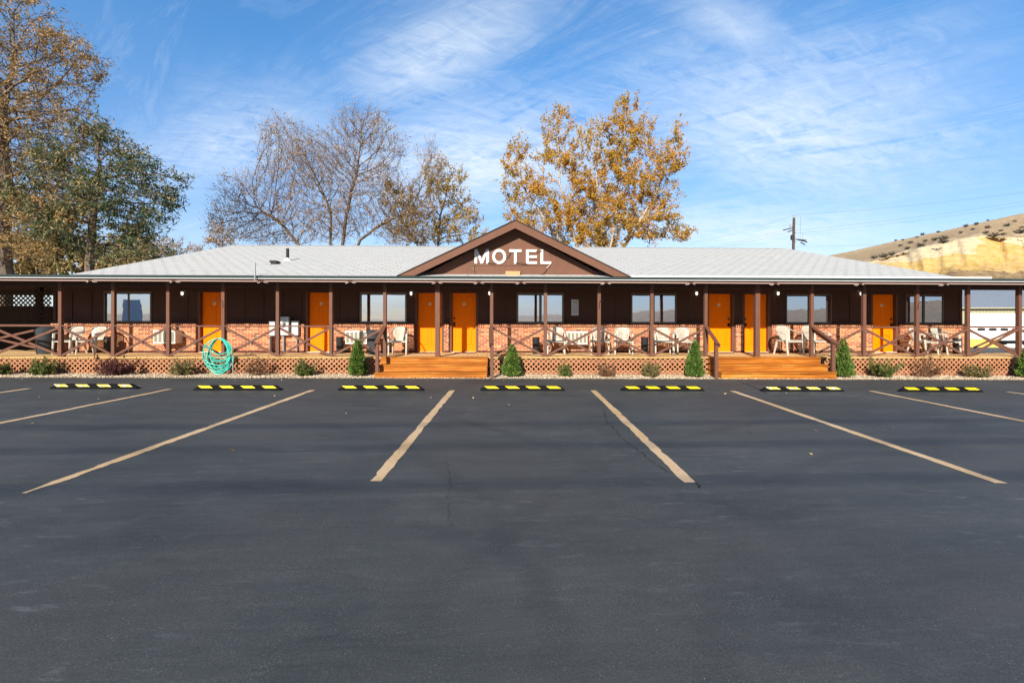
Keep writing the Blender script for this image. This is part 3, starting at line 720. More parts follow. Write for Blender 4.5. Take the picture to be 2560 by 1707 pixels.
# lattice skirt under the deck edge (real crossing slats), left out behind the stairs
def lattice(mb, o, ux, x0, x1, z0, z1, n, pitch=.144, wd=.033, th=.008):
    """slats in the plane o + ux*u + z; n = direction of thickness"""
    o = Vector(o); ux = Vector(ux); n = Vector(n)
    for sgn, lay in ((1, 0), (-1, 1)):
        h = z1 - z0; k = math.floor((x0 - h) / pitch) * pitch; hw = wd * .7071
        while k < x1 + h:
            # centre line u = k + sgn*(z - z0) (or from the right); clipped slat polygon
            def cl(off):
                if sgn > 0: pts = [(k + off, z0), (k + off + h, z1)]
                else: pts = [(k + off + h, z0), (k + off, z1)]
                return pts
            A = cl(-hw); B = cl(hw); poly = [A[0], B[0], B[1], A[1]]
            q = []
            for lim, sg in ((x0, 1), (x1, -1)):
                q = []
                for i in range(len(poly)):
                    a, b = poly[i], poly[(i + 1) % len(poly)]
                    ia, ib = (a[0] - lim) * sg >= 0, (b[0] - lim) * sg >= 0
                    if ia: q.append(a)
                    if ia != ib:
                        t = (lim - a[0]) / (b[0] - a[0]); q.append((lim, a[1] + (b[1] - a[1]) * t))
                poly = q
                if len(poly) < 3: break
            if len(poly) >= 3:
                m_ = len(poly); d0 = lay * th; d1 = d0 + th * .97
                vs = [o + ux * p[0] + Vector((0, 0, p[1])) + n * d for d in (d0, d1) for p in poly]
                mb.add(vs, [(i, (i + 1) % m_, (i + 1) % m_ + m_, i + m_) for i in range(m_)] + [tuple(range(m_)), tuple(range(2 * m_ - 1, m_ - 1, -1))])
            k += pitch
STAIRS = [(xa(951, 12.88), xa(1219.8, 12.88)), (xa(1778, 12.88), xa(2053, 12.88))]
breaks = [-19, STAIRS[0][0] + .02, STAIRS[0][1] - .02, STAIRS[1][0] + .02, STAIRS[1][1] - .02, 19]
for i in (0, 2, 4):
    a, b = breaks[i], breaks[i + 1]; n = max(1, round((b - a) / 2.44))
    for k in range(n):
        x0 = a + (b - a) * k / n; x1 = a + (b - a) * (k + 1) / n - .006
        m = MB(); lattice(m, (0, YF + .024, 0), (1, 0, 0), x0, x1, gz(x0) + .005, DECK - .048, (0, 1, 0)); part(m, 'lattice_panel', M['lattice'])
for (a, b) in STAIRS:                                # side panels under the stairs
    for x in (a + .03, b - .04):
        m = MB(); lattice(m, (x, 0, 0), (0, 1, 0), 12.55, YF, 0, .31, (1, 0, 0)); part(m, 'lattice_panel', M['lattice'])

# posts and beam
posts = [-28, 148.9, 281.3, 419.1, 556.8, 693.3, 826.6, 961.5, 1093.9, 1229, 1363.9, 1498.2, 1630.3, 1765.5, 1893.9, 2031.1, 2162.2, 2295.2, 2422.3, 2551.8, 2680]
PXS = [xa(p, YP - .045) for p in posts]
wide = {1093.9, 1893.9}
for p, x in zip(posts, PXS):
    r = .069 if p in wide else .047
    m = MB(); m.bbox(x - r, x + r, YP - r, YP + r, DECK - .11 if p not in wide else DECK + .002, SOF + .01, .005); part(m, 'post', M['trim'])
# railing bays: top rail and crossed braces
RZ = 1.385
gaps = {(961.5, 1093.9), (1093.9, 1229), (1765.5, 1893.9), (1893.9, 2031.1)}
for (p0, x0), (p1, x1) in zip(list(zip(posts, PXS)), list(zip(posts, PXS))[1:]):
    if (p0, p1) in gaps: continue
    a, b = x0 + .049, x1 - .049
    m = MB(); m.beam((a, YP, RZ), (b, YP, RZ), .085, .040, c=.1); r = part(m, 'railing', M['trim'])
    m = MB(); m.beam((a - .01, YP - .018, DECK + .03), (b + .01, YP - .018, RZ - .055), .034, .062); part(m, 'brace', M['trim'], r)
    m = MB(); m.beam((a - .01, YP + .018, RZ - .055), (b + .01, YP + .018, DECK + .03), .034, .062); part(m, 'brace', M['trim'], r)
# rear railings across the open ends
for (x0, x1) in ((-17.9, XL - .02), (XR + .05, XR + 1.86), (XR + 1.92, 19.2)):
    m = MB(); m.beam((x0, 15.0, RZ), (x1, 15.0, RZ), .085, .040); r = part(m, 'railing', M['trim'])
    m = MB(); m.beam((x0, 14.98, DECK + .03), (x1, 14.98, RZ - .05), .034, .062); part(m, 'brace', M['trim'], r)
    m = MB(); m.beam((x0, 15.02, RZ - .05), (x1, 15.02, DECK + .03), .034, .062); part(m, 'brace', M['trim'], r)
m = MB(); m.bbox(XR + 1.86, XR + 1.95, 14.96, 15.05, DECK - .1, SOF, .005); part(m, 'post', M['trim'])
# dark lattice screen and back fence of the open left end
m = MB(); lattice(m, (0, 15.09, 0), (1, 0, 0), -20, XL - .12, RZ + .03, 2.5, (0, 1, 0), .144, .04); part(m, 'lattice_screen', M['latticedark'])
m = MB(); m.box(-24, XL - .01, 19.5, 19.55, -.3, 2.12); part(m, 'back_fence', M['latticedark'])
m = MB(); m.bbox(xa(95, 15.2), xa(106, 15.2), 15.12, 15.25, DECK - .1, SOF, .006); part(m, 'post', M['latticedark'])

# stairs
def stair(a, b):
    tops = [(12.25, .155), (12.56, .335), (12.88, DECK + .012)]
    root = None
    for i, (y, z) in enumerate(tops):
        zb = gz((a + b) / 2) - .02 if i == 0 else tops[i - 1][1] + .001
        yb = tops[i + 1][0] + .05 if i < 2 else YF - .005
        r = MB(); r.box(a + .006, b - .006, y + .028, y + .064, zb, z - .039)
        if root is None: root = part(r, 'staircase', M['stair'])
        else: part(r, 'riser', M['stair'], root)
        t = MB(); t.xprism([(y + .006, z - .038), (y, z - .032), (y, z - .007), (y + .008, z), (yb, z), (yb, z - .038)], a - (0 if i else .0), b)
        part(t, 'tread', M['stair'], root)
        s = MB(); s.box(a + .01, a + .045, y + .066, YF - .01, max(zb, .0), z - .040); s.box(b - .045, b - .01, y + .066, YF - .01, max(zb, 0), z - .040)
        part(s, 'stringer', M['stair'], root)
for a, b in STAIRS: stair(a, b)
def handrail(top, foot, zt, zn, zbase, wide_):
    """slopes from the porch post down to a newel in front"""
    m = MB(); m.bbox(foot.x - .045, foot.x + .045, foot.y - .045, foot.y + .045, zbase, zn, .005); n_ = part(m, 'newel_post', M['trim'])
    t0 = Vector((top.x, YP - .05, zt)); d = Vector((foot.x, foot.y, zn + .01)) - t0; t1 = t0 + d * 1.12
    m = MB(); m.beam(t0, t1, .10, .038); part(m, 'handrail', M['trim'], n_)
    k = wide_; off = Vector((0, 0, -.02 - k / 2)); sx = Vector((-.064 if top.x < foot.x + 9 and foot.x < 0 else .064, 0, 0))
    m = MB(); m.beam(t0 + off + sx * .98, t1 + off + sx * .98, .036, k); part(m, 'rail_board', M['trim'], n_)
P_ = lambda px: Vector((xa(px, YP - .045), YP, 0))
def nw(px, Y): return Vector((xa(px, Y), Y, 0))
handrail(P_(961.5), nw(943.5, 12.38), RZ, .985, .155, .09)
handrail(P_(1229) , nw(1225.5, 12.27) + Vector((.05, 0, 0)), RZ, .985, gz(0) - .05, .09)
handrail(P_(1765.5), nw(1795, 12.27) + Vector((-.05, 0, 0)), RZ, .985, gz(6) - .05, .09)
handrail(P_(2031.1), nw(2082.5, 12.38), RZ, .985, .155, .14)

# soffit, low roof over the porch and open ends, beam
sf = MB(); sf.box(-24, 21, 12.72, YW - .027, SOF, SOF + .02); sf.box(-24, XL, YW - .026, 20.4, SOF + .002, SOF + .022); part(sf, 'soffit', M['soffit'])
bm_ = MB(); bm_.box(-24, 21, YP - .045, YP + .045, SOF - .12, SOF - .001); part(bm_, 'porch_beam', M['soffit'])
fa = MB(); fa.box(-24, 21, 12.69, 12.719, 2.615, 2.70); part(fa, 'fascia', M['trim'])
lr = MB(); lr.box(-24, XL + 3.2, 12.70, 20.4, 2.7005, 2.765); lr.box(XR - 3.5, 21, 12.70, 15.25, 2.7005, 2.765); lr.box(XR - 3.5, XR + .05, 15.2505, 24, 2.7005, 2.765)
lr.box(XL + 3.2005, XR - 3.5005, 12.70, 13.3, 2.7005, 2.765)
part(lr, 'low_roof', M['whitemetal'])
gt = MB(); gt.xprism([(12.60, 2.775), (12.588, 2.768), (12.60, 2.755), (12.606, 2.735), (12.63, 2.705), (12.688, 2.702), (12.688, 2.778), (12.68, 2.778), (12.68, 2.72), (12.635, 2.72), (12.612, 2.75), (12.612, 2.775)], -24, 21)
part(gt, 'gutter', M['gutter'])
de = MB(); de.box(-24, 21, 12.615, 12.687, 2.684, 2.7005); part(de, 'drip_edge', M['whitemetal'])
# main roof
RS, YR, YE0 = .2806, 19.7, 12.68
def roofz(y): return 2.782 + RS * (y - YE0)
XR0, XR1 = xa(582, YR) , xa(1964, YR)
e0, e1 = xa(172, YE0), xa(2412, YE0)
ZR = roofz(YR); yb = YR + 7.0
rf = MB(); th = .045
top = [(e0, YE0, roofz(YE0)), (e1, YE0, roofz(YE0)), (XR1, YR, ZR), (XR0, YR, ZR), (e0, yb, roofz(YE0)), (e1, yb, roofz(YE0))]
bot = [(x, y, z - th) for x, y, z in top]
rf.add(top + bot, [(0, 1, 2, 3), (3, 2, 5, 4), (0, 3, 4), (1, 5, 2), (7, 6, 9, 8), (9, 10, 11, 8), (6, 10, 9), (7, 8, 11), (0, 6, 7, 1), (5, 11, 10, 4), (4, 10, 6, 0), (1, 7, 11, 5)])
roof = part(rf, 'roof', M['shingle'])
rc = MB()
for k in range(int((XR1 - XR0) / .3)):
    x = XR0 + k * .3; rc.add([(x, YR - .13, ZR - .028), (x + .31, YR - .13, ZR - .024), (x + .31, YR, ZR + .016), (x, YR, ZR + .012), (x, YR + .13, ZR - .028), (x + .31, YR + .13, ZR - .024)], [(0, 1, 2, 3), (3, 2, 5, 4)])
part(rc, 'ridge_cap', M['shingle'], roof)
def roofpt(px, py):
    o, d = ray(px, py); t = (2.782 + RS * (o.y - YE0) - o.z) / (d.z - RS * d.y); return o + d * t
p = roofpt(719, 652)
m = MB(); m.tube([p + Vector((0, 0, -.1)), p + Vector((0, 0, .41))], .048, 14); part(m, 'vent_pipe', M['darkmetal'], roof)
m = MB(); m.lathe([(.15, -.03), (.12, .03), (.06, .07), (.055, .09)], (p.x, p.y, p.z), 16); part(m, 'pipe_flashing', M['whitemetal'], roof)
p = roofpt(637.6, 691)
m = MB(); m.tube([p + Vector((0, 0, -.1)), p + Vector((0, 0, .37))], .018, 10); part(m, 'vent_pipe', M['pipe'], roof)
p = roofpt(687, 660)
m = MB(); m.box(p.x - .09, p.x + .09, p.y - .09, p.y + .09, p.z - .05, p.z + .05); m.prism([(p.x - .13, p.z + .05), (p.x + .13, p.z + .05), (p.x + .09, p.z + .10), (p.x - .09, p.z + .10)], p.y - .13, p.y + .13)
part(m, 'roof_vent', M['darkmetal'], roof)
m = MB(); m.box(xa(1566, 12.72), xa(2478, 12.72), 12.70, 12.80, 2.7785, 2.83); part(m, 'roof_flashing', M['whitemetal'], roof)
# front gable
GX = xa(1287.6, 12.6); GL, GRr = xa(996, 12.6), xa(1573, 12.6); GA = 4.32; GB = 2.785; YG = 13.0
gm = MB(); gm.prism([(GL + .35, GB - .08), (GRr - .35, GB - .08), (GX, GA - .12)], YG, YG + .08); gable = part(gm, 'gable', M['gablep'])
m = MB(); x0, x1 = xa(1187, YG), xa(1376, YG); m.box(x0, x1, YG - .012, YG - .0005, at(1280, 664.5, YG).z, at(1280, 619.5, YG).z); part(m, 'sign_backing', M['gablep'], gable)
m = MB(); m.box(xa(1384, YG), xa(1419, YG), YG - .010, YG - .0005, at(1280, 683, YG).z, at(1280, 641.5, YG).z); part(m, 'access_panel', M['gablep'], gable)
m = MB(); m.box(GL + .3, GRr - .3, YG - .03, YG + .1, GB - .085, GB + .012); part(m, 'base_trim', M['soffit'], gable)
for xs_, sg in ((GL, 1), (GRr, -1)):
    # rake board and the strip of soffit behind it
    d = Vector((GX - xs_, 0, GA - GB)).normalized(); nrm = Vector((-d.z * sg, 0, d.x * sg)) * -1
    if nrm.z > 0: nrm = -nrm
    hgt = .185 / abs(nrm.z)
    poly = [(xs_, GB), (GX, GA), (GX, GA - hgt), (xs_ + sg * hgt / (abs(d.z) / abs(d.x)), GB)]
    m = MB(); m.prism(poly, 12.60, 12.64); part(m, 'rake_board', M['gablep'], gable)
    poly = [(xs_ + sg * .1, GB + .03), (GX, GA - .05), (GX, GA - .075), (xs_ + sg * .15, GB + .03)]
    m = MB(); m.prism(poly, 12.6405, YG + .001); part(m, 'gable_soffit', M['soffit'], gable)
    # shingled slope running back into the main roof
    ov = Vector((-sg * .05, 0, -.05 * abs(d.z) / abs(d.x)))
    y_ap = YE0 + (GA - 2.782) / RS + .4
    a0 = Vector((xs_, 12.57, GB + .006)) + ov; a1 = Vector((GX, 12.57, GA + .012))
    m = MB(); u = Vector((0, 0, .022))
    vs = [a0, a1, Vector((a1.x, y_ap, a1.z)), Vector((a0.x, 12.57 + 1.2, a0.z))]
    vs = [v for v in vs] + [v + u for v in vs]
    m.add(vs, [(0, 1, 2, 3), (4, 5, 6, 7), (1, 2, 6, 5), (2, 3, 7, 6), (3, 0, 4, 7)]); m.cur = 1; m.add([vs[i] for i in (0, 1, 5, 4)], [(0, 1, 2, 3)]); part(m, 'gable_roof', [M['shingle'], M['darkmetal']], gable)

# ------------------------------------------------------------------ the sign on the gable
YS = YG - .016
sgn = thing('motel_sign', 'white sheet metal letters spelling MOTEL with loops of cable on the brown gable', 'sign', (xa(1281, YS), YS, at(1280, 660, YS).z))
def LZ(py): return at(1280, py, YS).z
zb_, zt_ = LZ(659.8), LZ(624)
SW = .076
def letter(polys, nm='letter', tubes=()):
    m = MB()
    for p in polys: m.prism(p, YS - .03, YS)
    o = m.build(nm, M['letter'], sgn, sgn.location)
    if tubes:
        t = MB()
        for pl in tubes: t.tube([(x, YS - .042, z) for x, z in pl], .005, 6)
        t.build('neon_tube', M['tube'], o, sgn.location)
X = lambda px: xa(px, YS)
a, b = X(1186.1), X(1222.3); mid = (a + b) / 2; dv = .1
letter([[(a, zb_), (a + SW, zb_), (a + SW, zt_), (a, zt_)], [(b - SW, zb_), (b, zb_), (b, zt_), (b - SW, zt_)],
        [(a + SW + .0005, zt_), (a + SW + .0005, zt_ - .16), (mid - .030, zb_), (mid + .030, zb_), (b - SW - .0005, zt_ - .16), (b - SW - .0005, zt_), (mid, zb_ + .125)]],
       tubes=[[(a + .045, zb_ + .03), (a + .045, zt_ - .03), (mid, zb_ + .06), (b - .045, zt_ - .03), (b - .045, zb_ + .03)]])
a, b = X(1230.4), X(1264.9); c = ((a + b) / 2, (zb_ + zt_) / 2); rx, rz_ = (b - a) / 2, (zt_ - zb_) / 2 + .008; n = 40
m = MB(); vs = []
for y in (YS - .03, YS):
    for k in range(n):
        t = 2 * math.pi * k / n; vs += [(c[0] + rx * math.cos(t), y, c[1] + rz_ * math.sin(t)), (c[0] + (rx - SW) * math.cos(t), y, c[1] + (rz_ - SW) * math.sin(t))]
fs = []
for k in range(n):
    q = (k + 1) % n; A, B, A2, B2 = 2 * k, 2 * k + 1, 2 * q, 2 * q + 1; N2 = 2 * n
    fs += [(A, A2, B2, B), (A + N2, B + N2, B2 + N2, A2 + N2), (A, A + N2, A2 + N2, A2), (B, B2, B2 + N2, B + N2)]
m.add(vs, fs); oO = m.build('letter', M['letter'], sgn, sgn.location)
t = MB(); t.tube([(c[0] + (rx - .045) * math.cos(k * .2), YS - .042, c[1] + (rz_ - .04) * math.sin(k * .2)) for k in range(32)], .005, 6); t.build('neon_tube', M['tube'], oO, sgn.location)
a, b = X(1272.9), X(1303.2); mid = (a + b) / 2
letter([[(a, zt_ - SW), (b, zt_ - SW), (b, zt_), (a, zt_)], [(mid - SW / 2, zb_), (mid + SW / 2, zb_), (mid + SW / 2, zt_ - SW - .0005), (mid - SW / 2, zt_ - SW - .0005)]],
       tubes=[[(a + .03, zt_ - .045), (b - .03, zt_ - .045)], [(mid, zt_ - .06), (mid, zb_ + .03)]])
a, b = X(1314.7), X(1342.1); mz = (zb_ + zt_) / 2
letter([[(a, zb_), (a + SW, zb_), (a + SW, zt_), (a, zt_)]] + [[(a + SW + .0005, z), (b, z), (b, z + SW * .92), (a + SW + .0005, z + SW * .92)] for z in (zb_, mz - SW * .46, zt_ - SW * .92)],
       tubes=[[(b - .03, zt_ - .04), (a + .045, zt_ - .04), (a + .045, zb_ + .04), (b - .03, zb_ + .04)], [(a + .06, mz), (b - .03, mz)]])
a, b = X(1350.7), X(1377.5)
letter([[(a, zb_), (a + SW, zb_), (a + SW, zt_), (a, zt_)], [(a + SW + .0005, zb_), (b, zb_), (b, zb_ + SW * .92), (a + SW + .0005, zb_ + SW * .92)]],
       tubes=[[(a + .045, zt_ - .03), (a + .045, zb_ + .045), (b - .03, zb_ + .045)]])
def zpt(zx, zy, dy=0.0): p = at(1170 + zx / 10.226, 600 + zy / 10.226, YS - .02); return Vector((p.x, YS - .02 + dy, p.z))
def smooth_path(pts, n=6):
    out = []; P_ = [pts[0]] + list(pts) + [pts[-1]]
    for i in range(1, len(P_) - 2):
        p0, p1, p2, p3 = P_[i - 1], P_[i], P_[i + 1], P_[i + 2]
        for k in range(n):
            t = k / n; out.append(.5 * ((2 * p1) + (p2 - p0) * t + (2 * p0 - 5 * p1 + 4 * p2 - p3) * t * t + (3 * p1 - p0 - 3 * p2 + p3) * t ** 3))
    out.append(P_[-2]); return out
for i, (pl, mt) in enumerate((([(182, 610), (150, 700), (155, 790), (200, 880), (300, 940), (480, 935), (680, 915), (830, 935), (955, 890)], 'cable'),
                ([(1330, 890), (1450, 925), (1640, 930), (1800, 915), (1900, 870), (1990, 800), (2015, 735)], 'cable'),
                ([(2010, 730), (2040, 690), (2085, 650), (2100, 600)], 'palecable'), ([(182, 612), (150, 700), (148, 760)], 'palecable'),
                ([(500, 575), (600, 590), (700, 580)], 'cable'), ([(980, 440), (1035, 400), (1075, 310)], 'cable'), ([(1225, 580), (1330, 590), (1400, 605), (1500, 600)], 'cable'), ([(1740, 285), (1880, 285)], 'cable'))):
    m = MB(); m.tube(smooth_path([zpt(a, b, -.045 if i in (4, 5, 6, 7) else (.01 - .03 * (i == 2))) for a, b in pl]), .011, 6); m.build('cable', M[mt], sgn, sgn.location, True)
m = MB(); m.bbox(xa(1263.4, YS), xa(1300, YS), YS - .12, YS + .012, LZ(693.5), LZ(679), .006)
m.build('transformer_box', M['tan'], sgn, sgn.location)

# ------------------------------------------------------------------ neon outline under the eave
ne = thing('neon_border', 'thin unlit pinkish white neon tubing along the underside of the eave', 'neon tube', (0, 12.66, 2.62))
brk = [-60, 226, 435, 655, 875, 1092, 1197, 1302, 1515, 1727, 1938, 2150, 2362, 2600]
for a, b in zip(brk, brk[1:]):
    x0, x1 = xa(a, 12.66) + .05, xa(b, 12.66) - .05; z = 2.626; m = MB()
    m.tube([(x0 + .09, 12.70, z - .035), (x0 + .04, 12.655, z - .04), (x0, 12.65, z - .02), (x0 + .03, 12.66, z), (x0 + .1, 12.66, z), (x1 - .1, 12.66, z - .006), (x1 - .03, 12.66, z - .006), (x1, 12.65, z - .035), (x1 - .04, 12.655, z - .052), (x1 - .09, 12.70, z - .04)], .0085, 8)
    m.build('tube', M['tube'], ne, ne.location, True)

# ------------------------------------------------------------------ wall lamps
lamp = thing('wall_lamp', '', 'wall lamp', (0, 0, 0), 0, 'jelly jar lamps along the porch wall')
m = MB(); m.lathe([(.055, 0), (.055, .02), (.03, .035)], (0, 0, .085), 16, True, 'Y'); m.tube([(0, -.02, .085), (0, -.09, .10), (0, -.11, .085)], .016, 8); m.lathe([(.045, .08), (.05, .05), (.05, .03)], (0, -.11, 0), 16); m.build('bracket', M['jar'], lamp)
m = MB(); m.lathe([(.032, .028), (.038, .0), (.037, -.04), (.028, -.068), (.010, -.08)], (0, -.11, 0), 18); m.build('globe', M['glasslamp'], lamp, smooth=True)
LPX = [(454.8, 733, 'small white wall lamp on dark siding between the leftmost window and leftmost orange door'), (1027.5, 733, 'white jar lamp beside the bright white window, left of the paired centre doors'),
       (1224, 732.5, 'white jar lamp right of the paired centre doors, half behind a porch post'), (1742, 733, 'white jar lamp just left of the paired doors above the right stairs'),
       (1946, 733, 'brightest white jar lamp, right of the paired doors above the right stairs'), (2153.5, 733.5, 'rightmost white jar lamp, tucked against a porch post by the single right door')]
for i, (px, py, lb) in enumerate(LPX):
    p = at(px, py - 1, YW - .12); loc = (p.x, YW - .001, p.z)
    if i == 0: lamp.location = loc; lamp['label'] = lb
    else: dup(lamp, loc, 0, lb)

# ------------------------------------------------------------------ plastic chairs
ch = thing('plastic_chair', '', 'chair', (0, 0, 0), 0, 'off-white plastic chairs on the porch')
def half_w(v): return .165 + .055 * v
def bpt(u, v, dy=0.0):
    wv = half_w(v); top = .425 + v * (.425 - .10 * u * u)
    return Vector((u * wv, .175 + .10 * v - .05 * u * u + dy, top))
m = MB()
def strip(u0, u1, v0, v1, n=6, m_=None):
    vs = []
    for k in range(n + 1):
        v = v0 + (v1 - v0) * k / n
        vs += [bpt(u0, v), bpt(u1, v), bpt(u1, v, .012), bpt(u0, v, .012)]
    fs = []
    for k in range(n):
        a = 4 * k
        for j in range(4): fs.append((a + j, a + (j + 1) % 4, a + 4 + (j + 1) % 4, a + 4 + j))
    fs += [(0, 1, 2, 3), (4 * n + 3, 4 * n + 2, 4 * n + 1, 4 * n)]
    m.add(vs, fs)
NS = 11
for k in range(NS):
    u0 = -1 + 2 * k / NS; u1 = u0 + 2 / NS * (.62 if 0 < k < NS - 1 else .95)
    if k == NS - 1: u0, u1 = 1 - 2 / NS * .95, 1
    strip(u0, u1, 0, 1)
for k in range(NS):
    for (v0, v1) in ((0, .10), (.30, .325), (.50, .525), (.70, .725), (.88, 1.0)):
        strip(-1 + 2 * k / NS + .002, -1 + 2 * (k + 1) / NS - .002, v0 + .0007 * k, v1, 1)
m.build('backrest', M['chair'], ch)
m = MB(); N = 12; vs = []
def seat_pt(i, j):
    u = -1 + 2 * i / N; v = j / N; wv = .235 - .04 * v; y = -.245 + .45 * v
    return (u * wv, y, .425 - .022 * math.sin(math.pi * min(1, v * 1.05)) * (1 - u * u) + .012 * u * u - (.02 if j == 0 else 0))
for j in range(N + 1):
    for i in range(N + 1): vs.append(seat_pt(i, j))
n0 = len(vs)
for j in range(N + 1):
    for i in range(N + 1): x, y, z = seat_pt(i, j); vs.append((x, y, z - .012))
fs = []
for j in range(N):
    for i in range(N):
        a = j * (N + 1) + i; fs += [(a, a + 1, a + N + 2, a + N + 1), (n0 + a, n0 + a + N + 1, n0 + a + N + 2, n0 + a + 1)]
m.add(vs, fs)
m.box(-.235, .235, -.252, -.240, .375, .408); m.box(-.243, -.231, -.245, .20, .385, .428); m.box(.231, .243, -.245, .20, .385, .428)
m.build('seat', M['chair'], ch, smooth=True)
for s in (-1, 1):
    m = MB()
    pth = [Vector((0, .272, .852)), Vector((s * .10, .265, .842)), Vector((s * .19, .235, .79)), Vector((s * .262, .14, .70)), Vector((s * .285, .0, .655)), Vector((s * .283, -.14, .64)), Vector((s * .27, -.225, .625))]
    m.tube(smooth_path(pth, 4), .027, 8, flat=.55); m.build('armrest', M['chair'], ch, smooth=True)
    def leg(p0, p1, r0, r1):
        mm = MB(); q = [p0 + (p1 - p0) * t for t in (0, .35, .7, 1)]
        mm.tube(q, [r0, r0 * .9, r1 * 1.05, r1], 6); mm.build('leg', M['chair'], ch)
    leg(Vector((s * .27, -.235, .63)), Vector((s * .262, -.285, 0)), .036, .024)
    leg(Vector((s * .205, .19, .43)), Vector((s * .235, .30, 0)), .038, .024)
CH = [(176, 14.25, -4, 1.0, 'off-white plastic chair angled left, beside the dark wheeled bin at the left end'), (234, 14.25, 3, 1.0, 'off-white plastic chair angled left, next to a small black bin under the leftmost window'),
      (997, 14.15, 4, 1.0, 'lone off-white plastic chair on the porch between the grey rubbish can and an orange door'), (1391, 14.3, -8, 1.0, 'off-white plastic chair just left of the white air conditioner under the middle window'),
      (1499, 14.3, -9, 1.0, 'off-white plastic chair right of the air conditioner, half hidden by a post'), (1558, 14.3, -10, 1.0, 'off-white plastic chair fully in view, just left of a black bin right of centre'),
      (1659, 14.3, -14, 1.0, 'off-white plastic chair directly right of a black bin and a porch post'), (1710, 14.2, -6, 1.0, 'off-white plastic chair beside the tall conical shrub left of the right stairs'),
      (1971, 13.98, 8, 1.06, 'tall backed off-white plastic chair turned right at the top of the right stairs'), (2036, 14.05, 6, 1.06, 'off-white plastic chair turned right behind the post and sloping rail of the right stairs'),
      (2305, 14.2, 14, 1.0, 'off-white plastic chair turned right, behind the post right of the last orange door'), (2360, 14.2, 10, 1.0, 'rightmost off-white plastic chair, turned right beside the last black bin')]
for i, (px, Y, a, s, lb) in enumerate(CH):
    loc = (xa(px, Y), Y, DECK + .002)
    if i == 0: ch.location = loc; ch.rotation_euler = (0, 0, rad(a)); ch['label'] = lb
    else: dup(ch, loc, rad(a), lb, s)

# ------------------------------------------------------------------ small black bins
bn = thing('waste_bin', '', 'waste bin', (0, 0, 0), 0, 'small black bins on the porch')
m = MB(); m.lathe([(.100, 0), (.108, .01), (.114, .50), (.104, .50), (.098, .03)], (0, 0, 0), 28, False); m.lathe([(.0, .012), (.1, .012)], n=28, close=False); m.build('body', M['bin'], bn, smooth=True)
m = MB(); m.lathe([(.112, .488), (.120, .490), (.121, .512), (.112, .516), (.102, .510)], n=28, close=False); m.build('rim', M['bin'], bn, smooth=True)
BN = [(269.8, 14.55, 'small black bin behind a post between two plastic chairs and the left air conditioner'), (850, 14.6, 'small black bin left of the air conditioner beside the left stairs'),
      (1340, 14.45, 'small black bin standing alone against brick under the middle window'), (1611.7, 14.5, 'small black bin between plastic chairs under the window right of centre'), (2393, 14.4, 'small black bin at the right end of the brick wall')]
for i, (px, Y, lb) in enumerate(BN):
    loc = (xa(px, Y), Y, DECK + .002)
    if i == 0: bn.location = loc; bn['label'] = lb
    else: dup(bn, loc, i * .7, lb)

# ------------------------------------------------------------------ two large cans
Y = 14.35; c = Vector((xa(116.5, Y), Y, DECK + .002))
t = thing('wheeled_bin', 'large dark grey bin with a domed lid at the left end of the porch', 'rubbish bin', c)
m = MB(); m.lathe([(.215, 0), (.225, .02), (.262, .68), (.272, .69)], n=28); m.build('body', M['can'], t, smooth=True)
m = MB(); m.lathe([(.275, .69), (.285, .70), (.285, .735), (.262, .76), (.20, .815), (.09, .84), (.0, .845)], n=28, close=False); m.build('lid', M['can'], t, smooth=True)
for s in (-1, 1):
    m = MB(); m.tube([(s * .27, -.06, .60), (s * .305, -.05, .60), (s * .305, .05, .60), (s * .27, .06, .60)], .012, 6); m.build('handle', M['can'], t)
Y = 14.2; c = Vector((xa(933, Y), Y, DECK + .002))
t = thing('rubbish_can', 'tall tapered grey rubbish can beside the left stairs below the bright window', 'rubbish can', c)
m = MB(); m.lathe([(.155, 0), (.165, .02), (.17, .10), (.205, .72), (.195, .72), (.16, .04)], n=28, close=False); m.lathe([(0, .03), (.16, .03)], n=28, close=False); m.build('body', M['can'], t, smooth=True)
m = MB(); m.lathe([(.206, .70), (.222, .70), (.224, .745), (.208, .75), (.197, .735)], n=28, close=False); m.build('rim', M['can'], t, smooth=True)
for s in (-1, 1):
    m = MB(); m.beam((s * .215, -.05, .66), (s * .215, .05, .66), .03, .035); m.build('handle', M['can'], t)

# ------------------------------------------------------------------ air conditioners
ac = thing('air_conditioner', '', 'air conditioner', (0, 0, 0), 0, 'air conditioners through the brick wall')
W2, H2, D2 = .335, .205, .35
m = MB(); m.bbox(-W2, W2, -D2 + .02, .02, -H2, H2, .01)
m.box(-W2 - .006, W2 + .006, -D2 - .002, -D2 + .019, -H2 - .006, -H2 + .035); m.box(-W2 - .006, W2 + .006, -D2 - .002, -D2 + .019, H2 - .045, H2 + .006)
for k in range(6):
    x = -W2 + .012 + k * (2 * W2 - .024) / 5; m.box(x - .013, x + .013, -D2 - .001, -D2 + .019, -H2 + .0355, H2 - .0455)
m.build('housing', M['acwhite'], ac)
m = MB()
for k in range(26):
    z = -H2 + .04 + k * (2 * H2 - .09) / 25; m.beam((-W2 + .01, -D2 + .012, z), (W2 - .01, -D2 + .012, z), .010, .007)
m.build('grille', M['acgrille'], ac)
for i, (px, py, lb) in enumerate(((412, 842, 'boxy beige air conditioner in the brick under the leftmost window, crossed by a porch post'), (890.7, 843, 'white air conditioner between a small black bin and the tall rubbish can'),
                                  (1442.3, 844.5, 'white slatted air conditioner between two plastic chairs under the middle window'))):
    p = at(px, py, YB - .33); loc = (p.x, YB - .003, p.z)
    if i == 0: ac.location = loc; ac['label'] = lb
    else: dup(ac, loc, 0, lb)

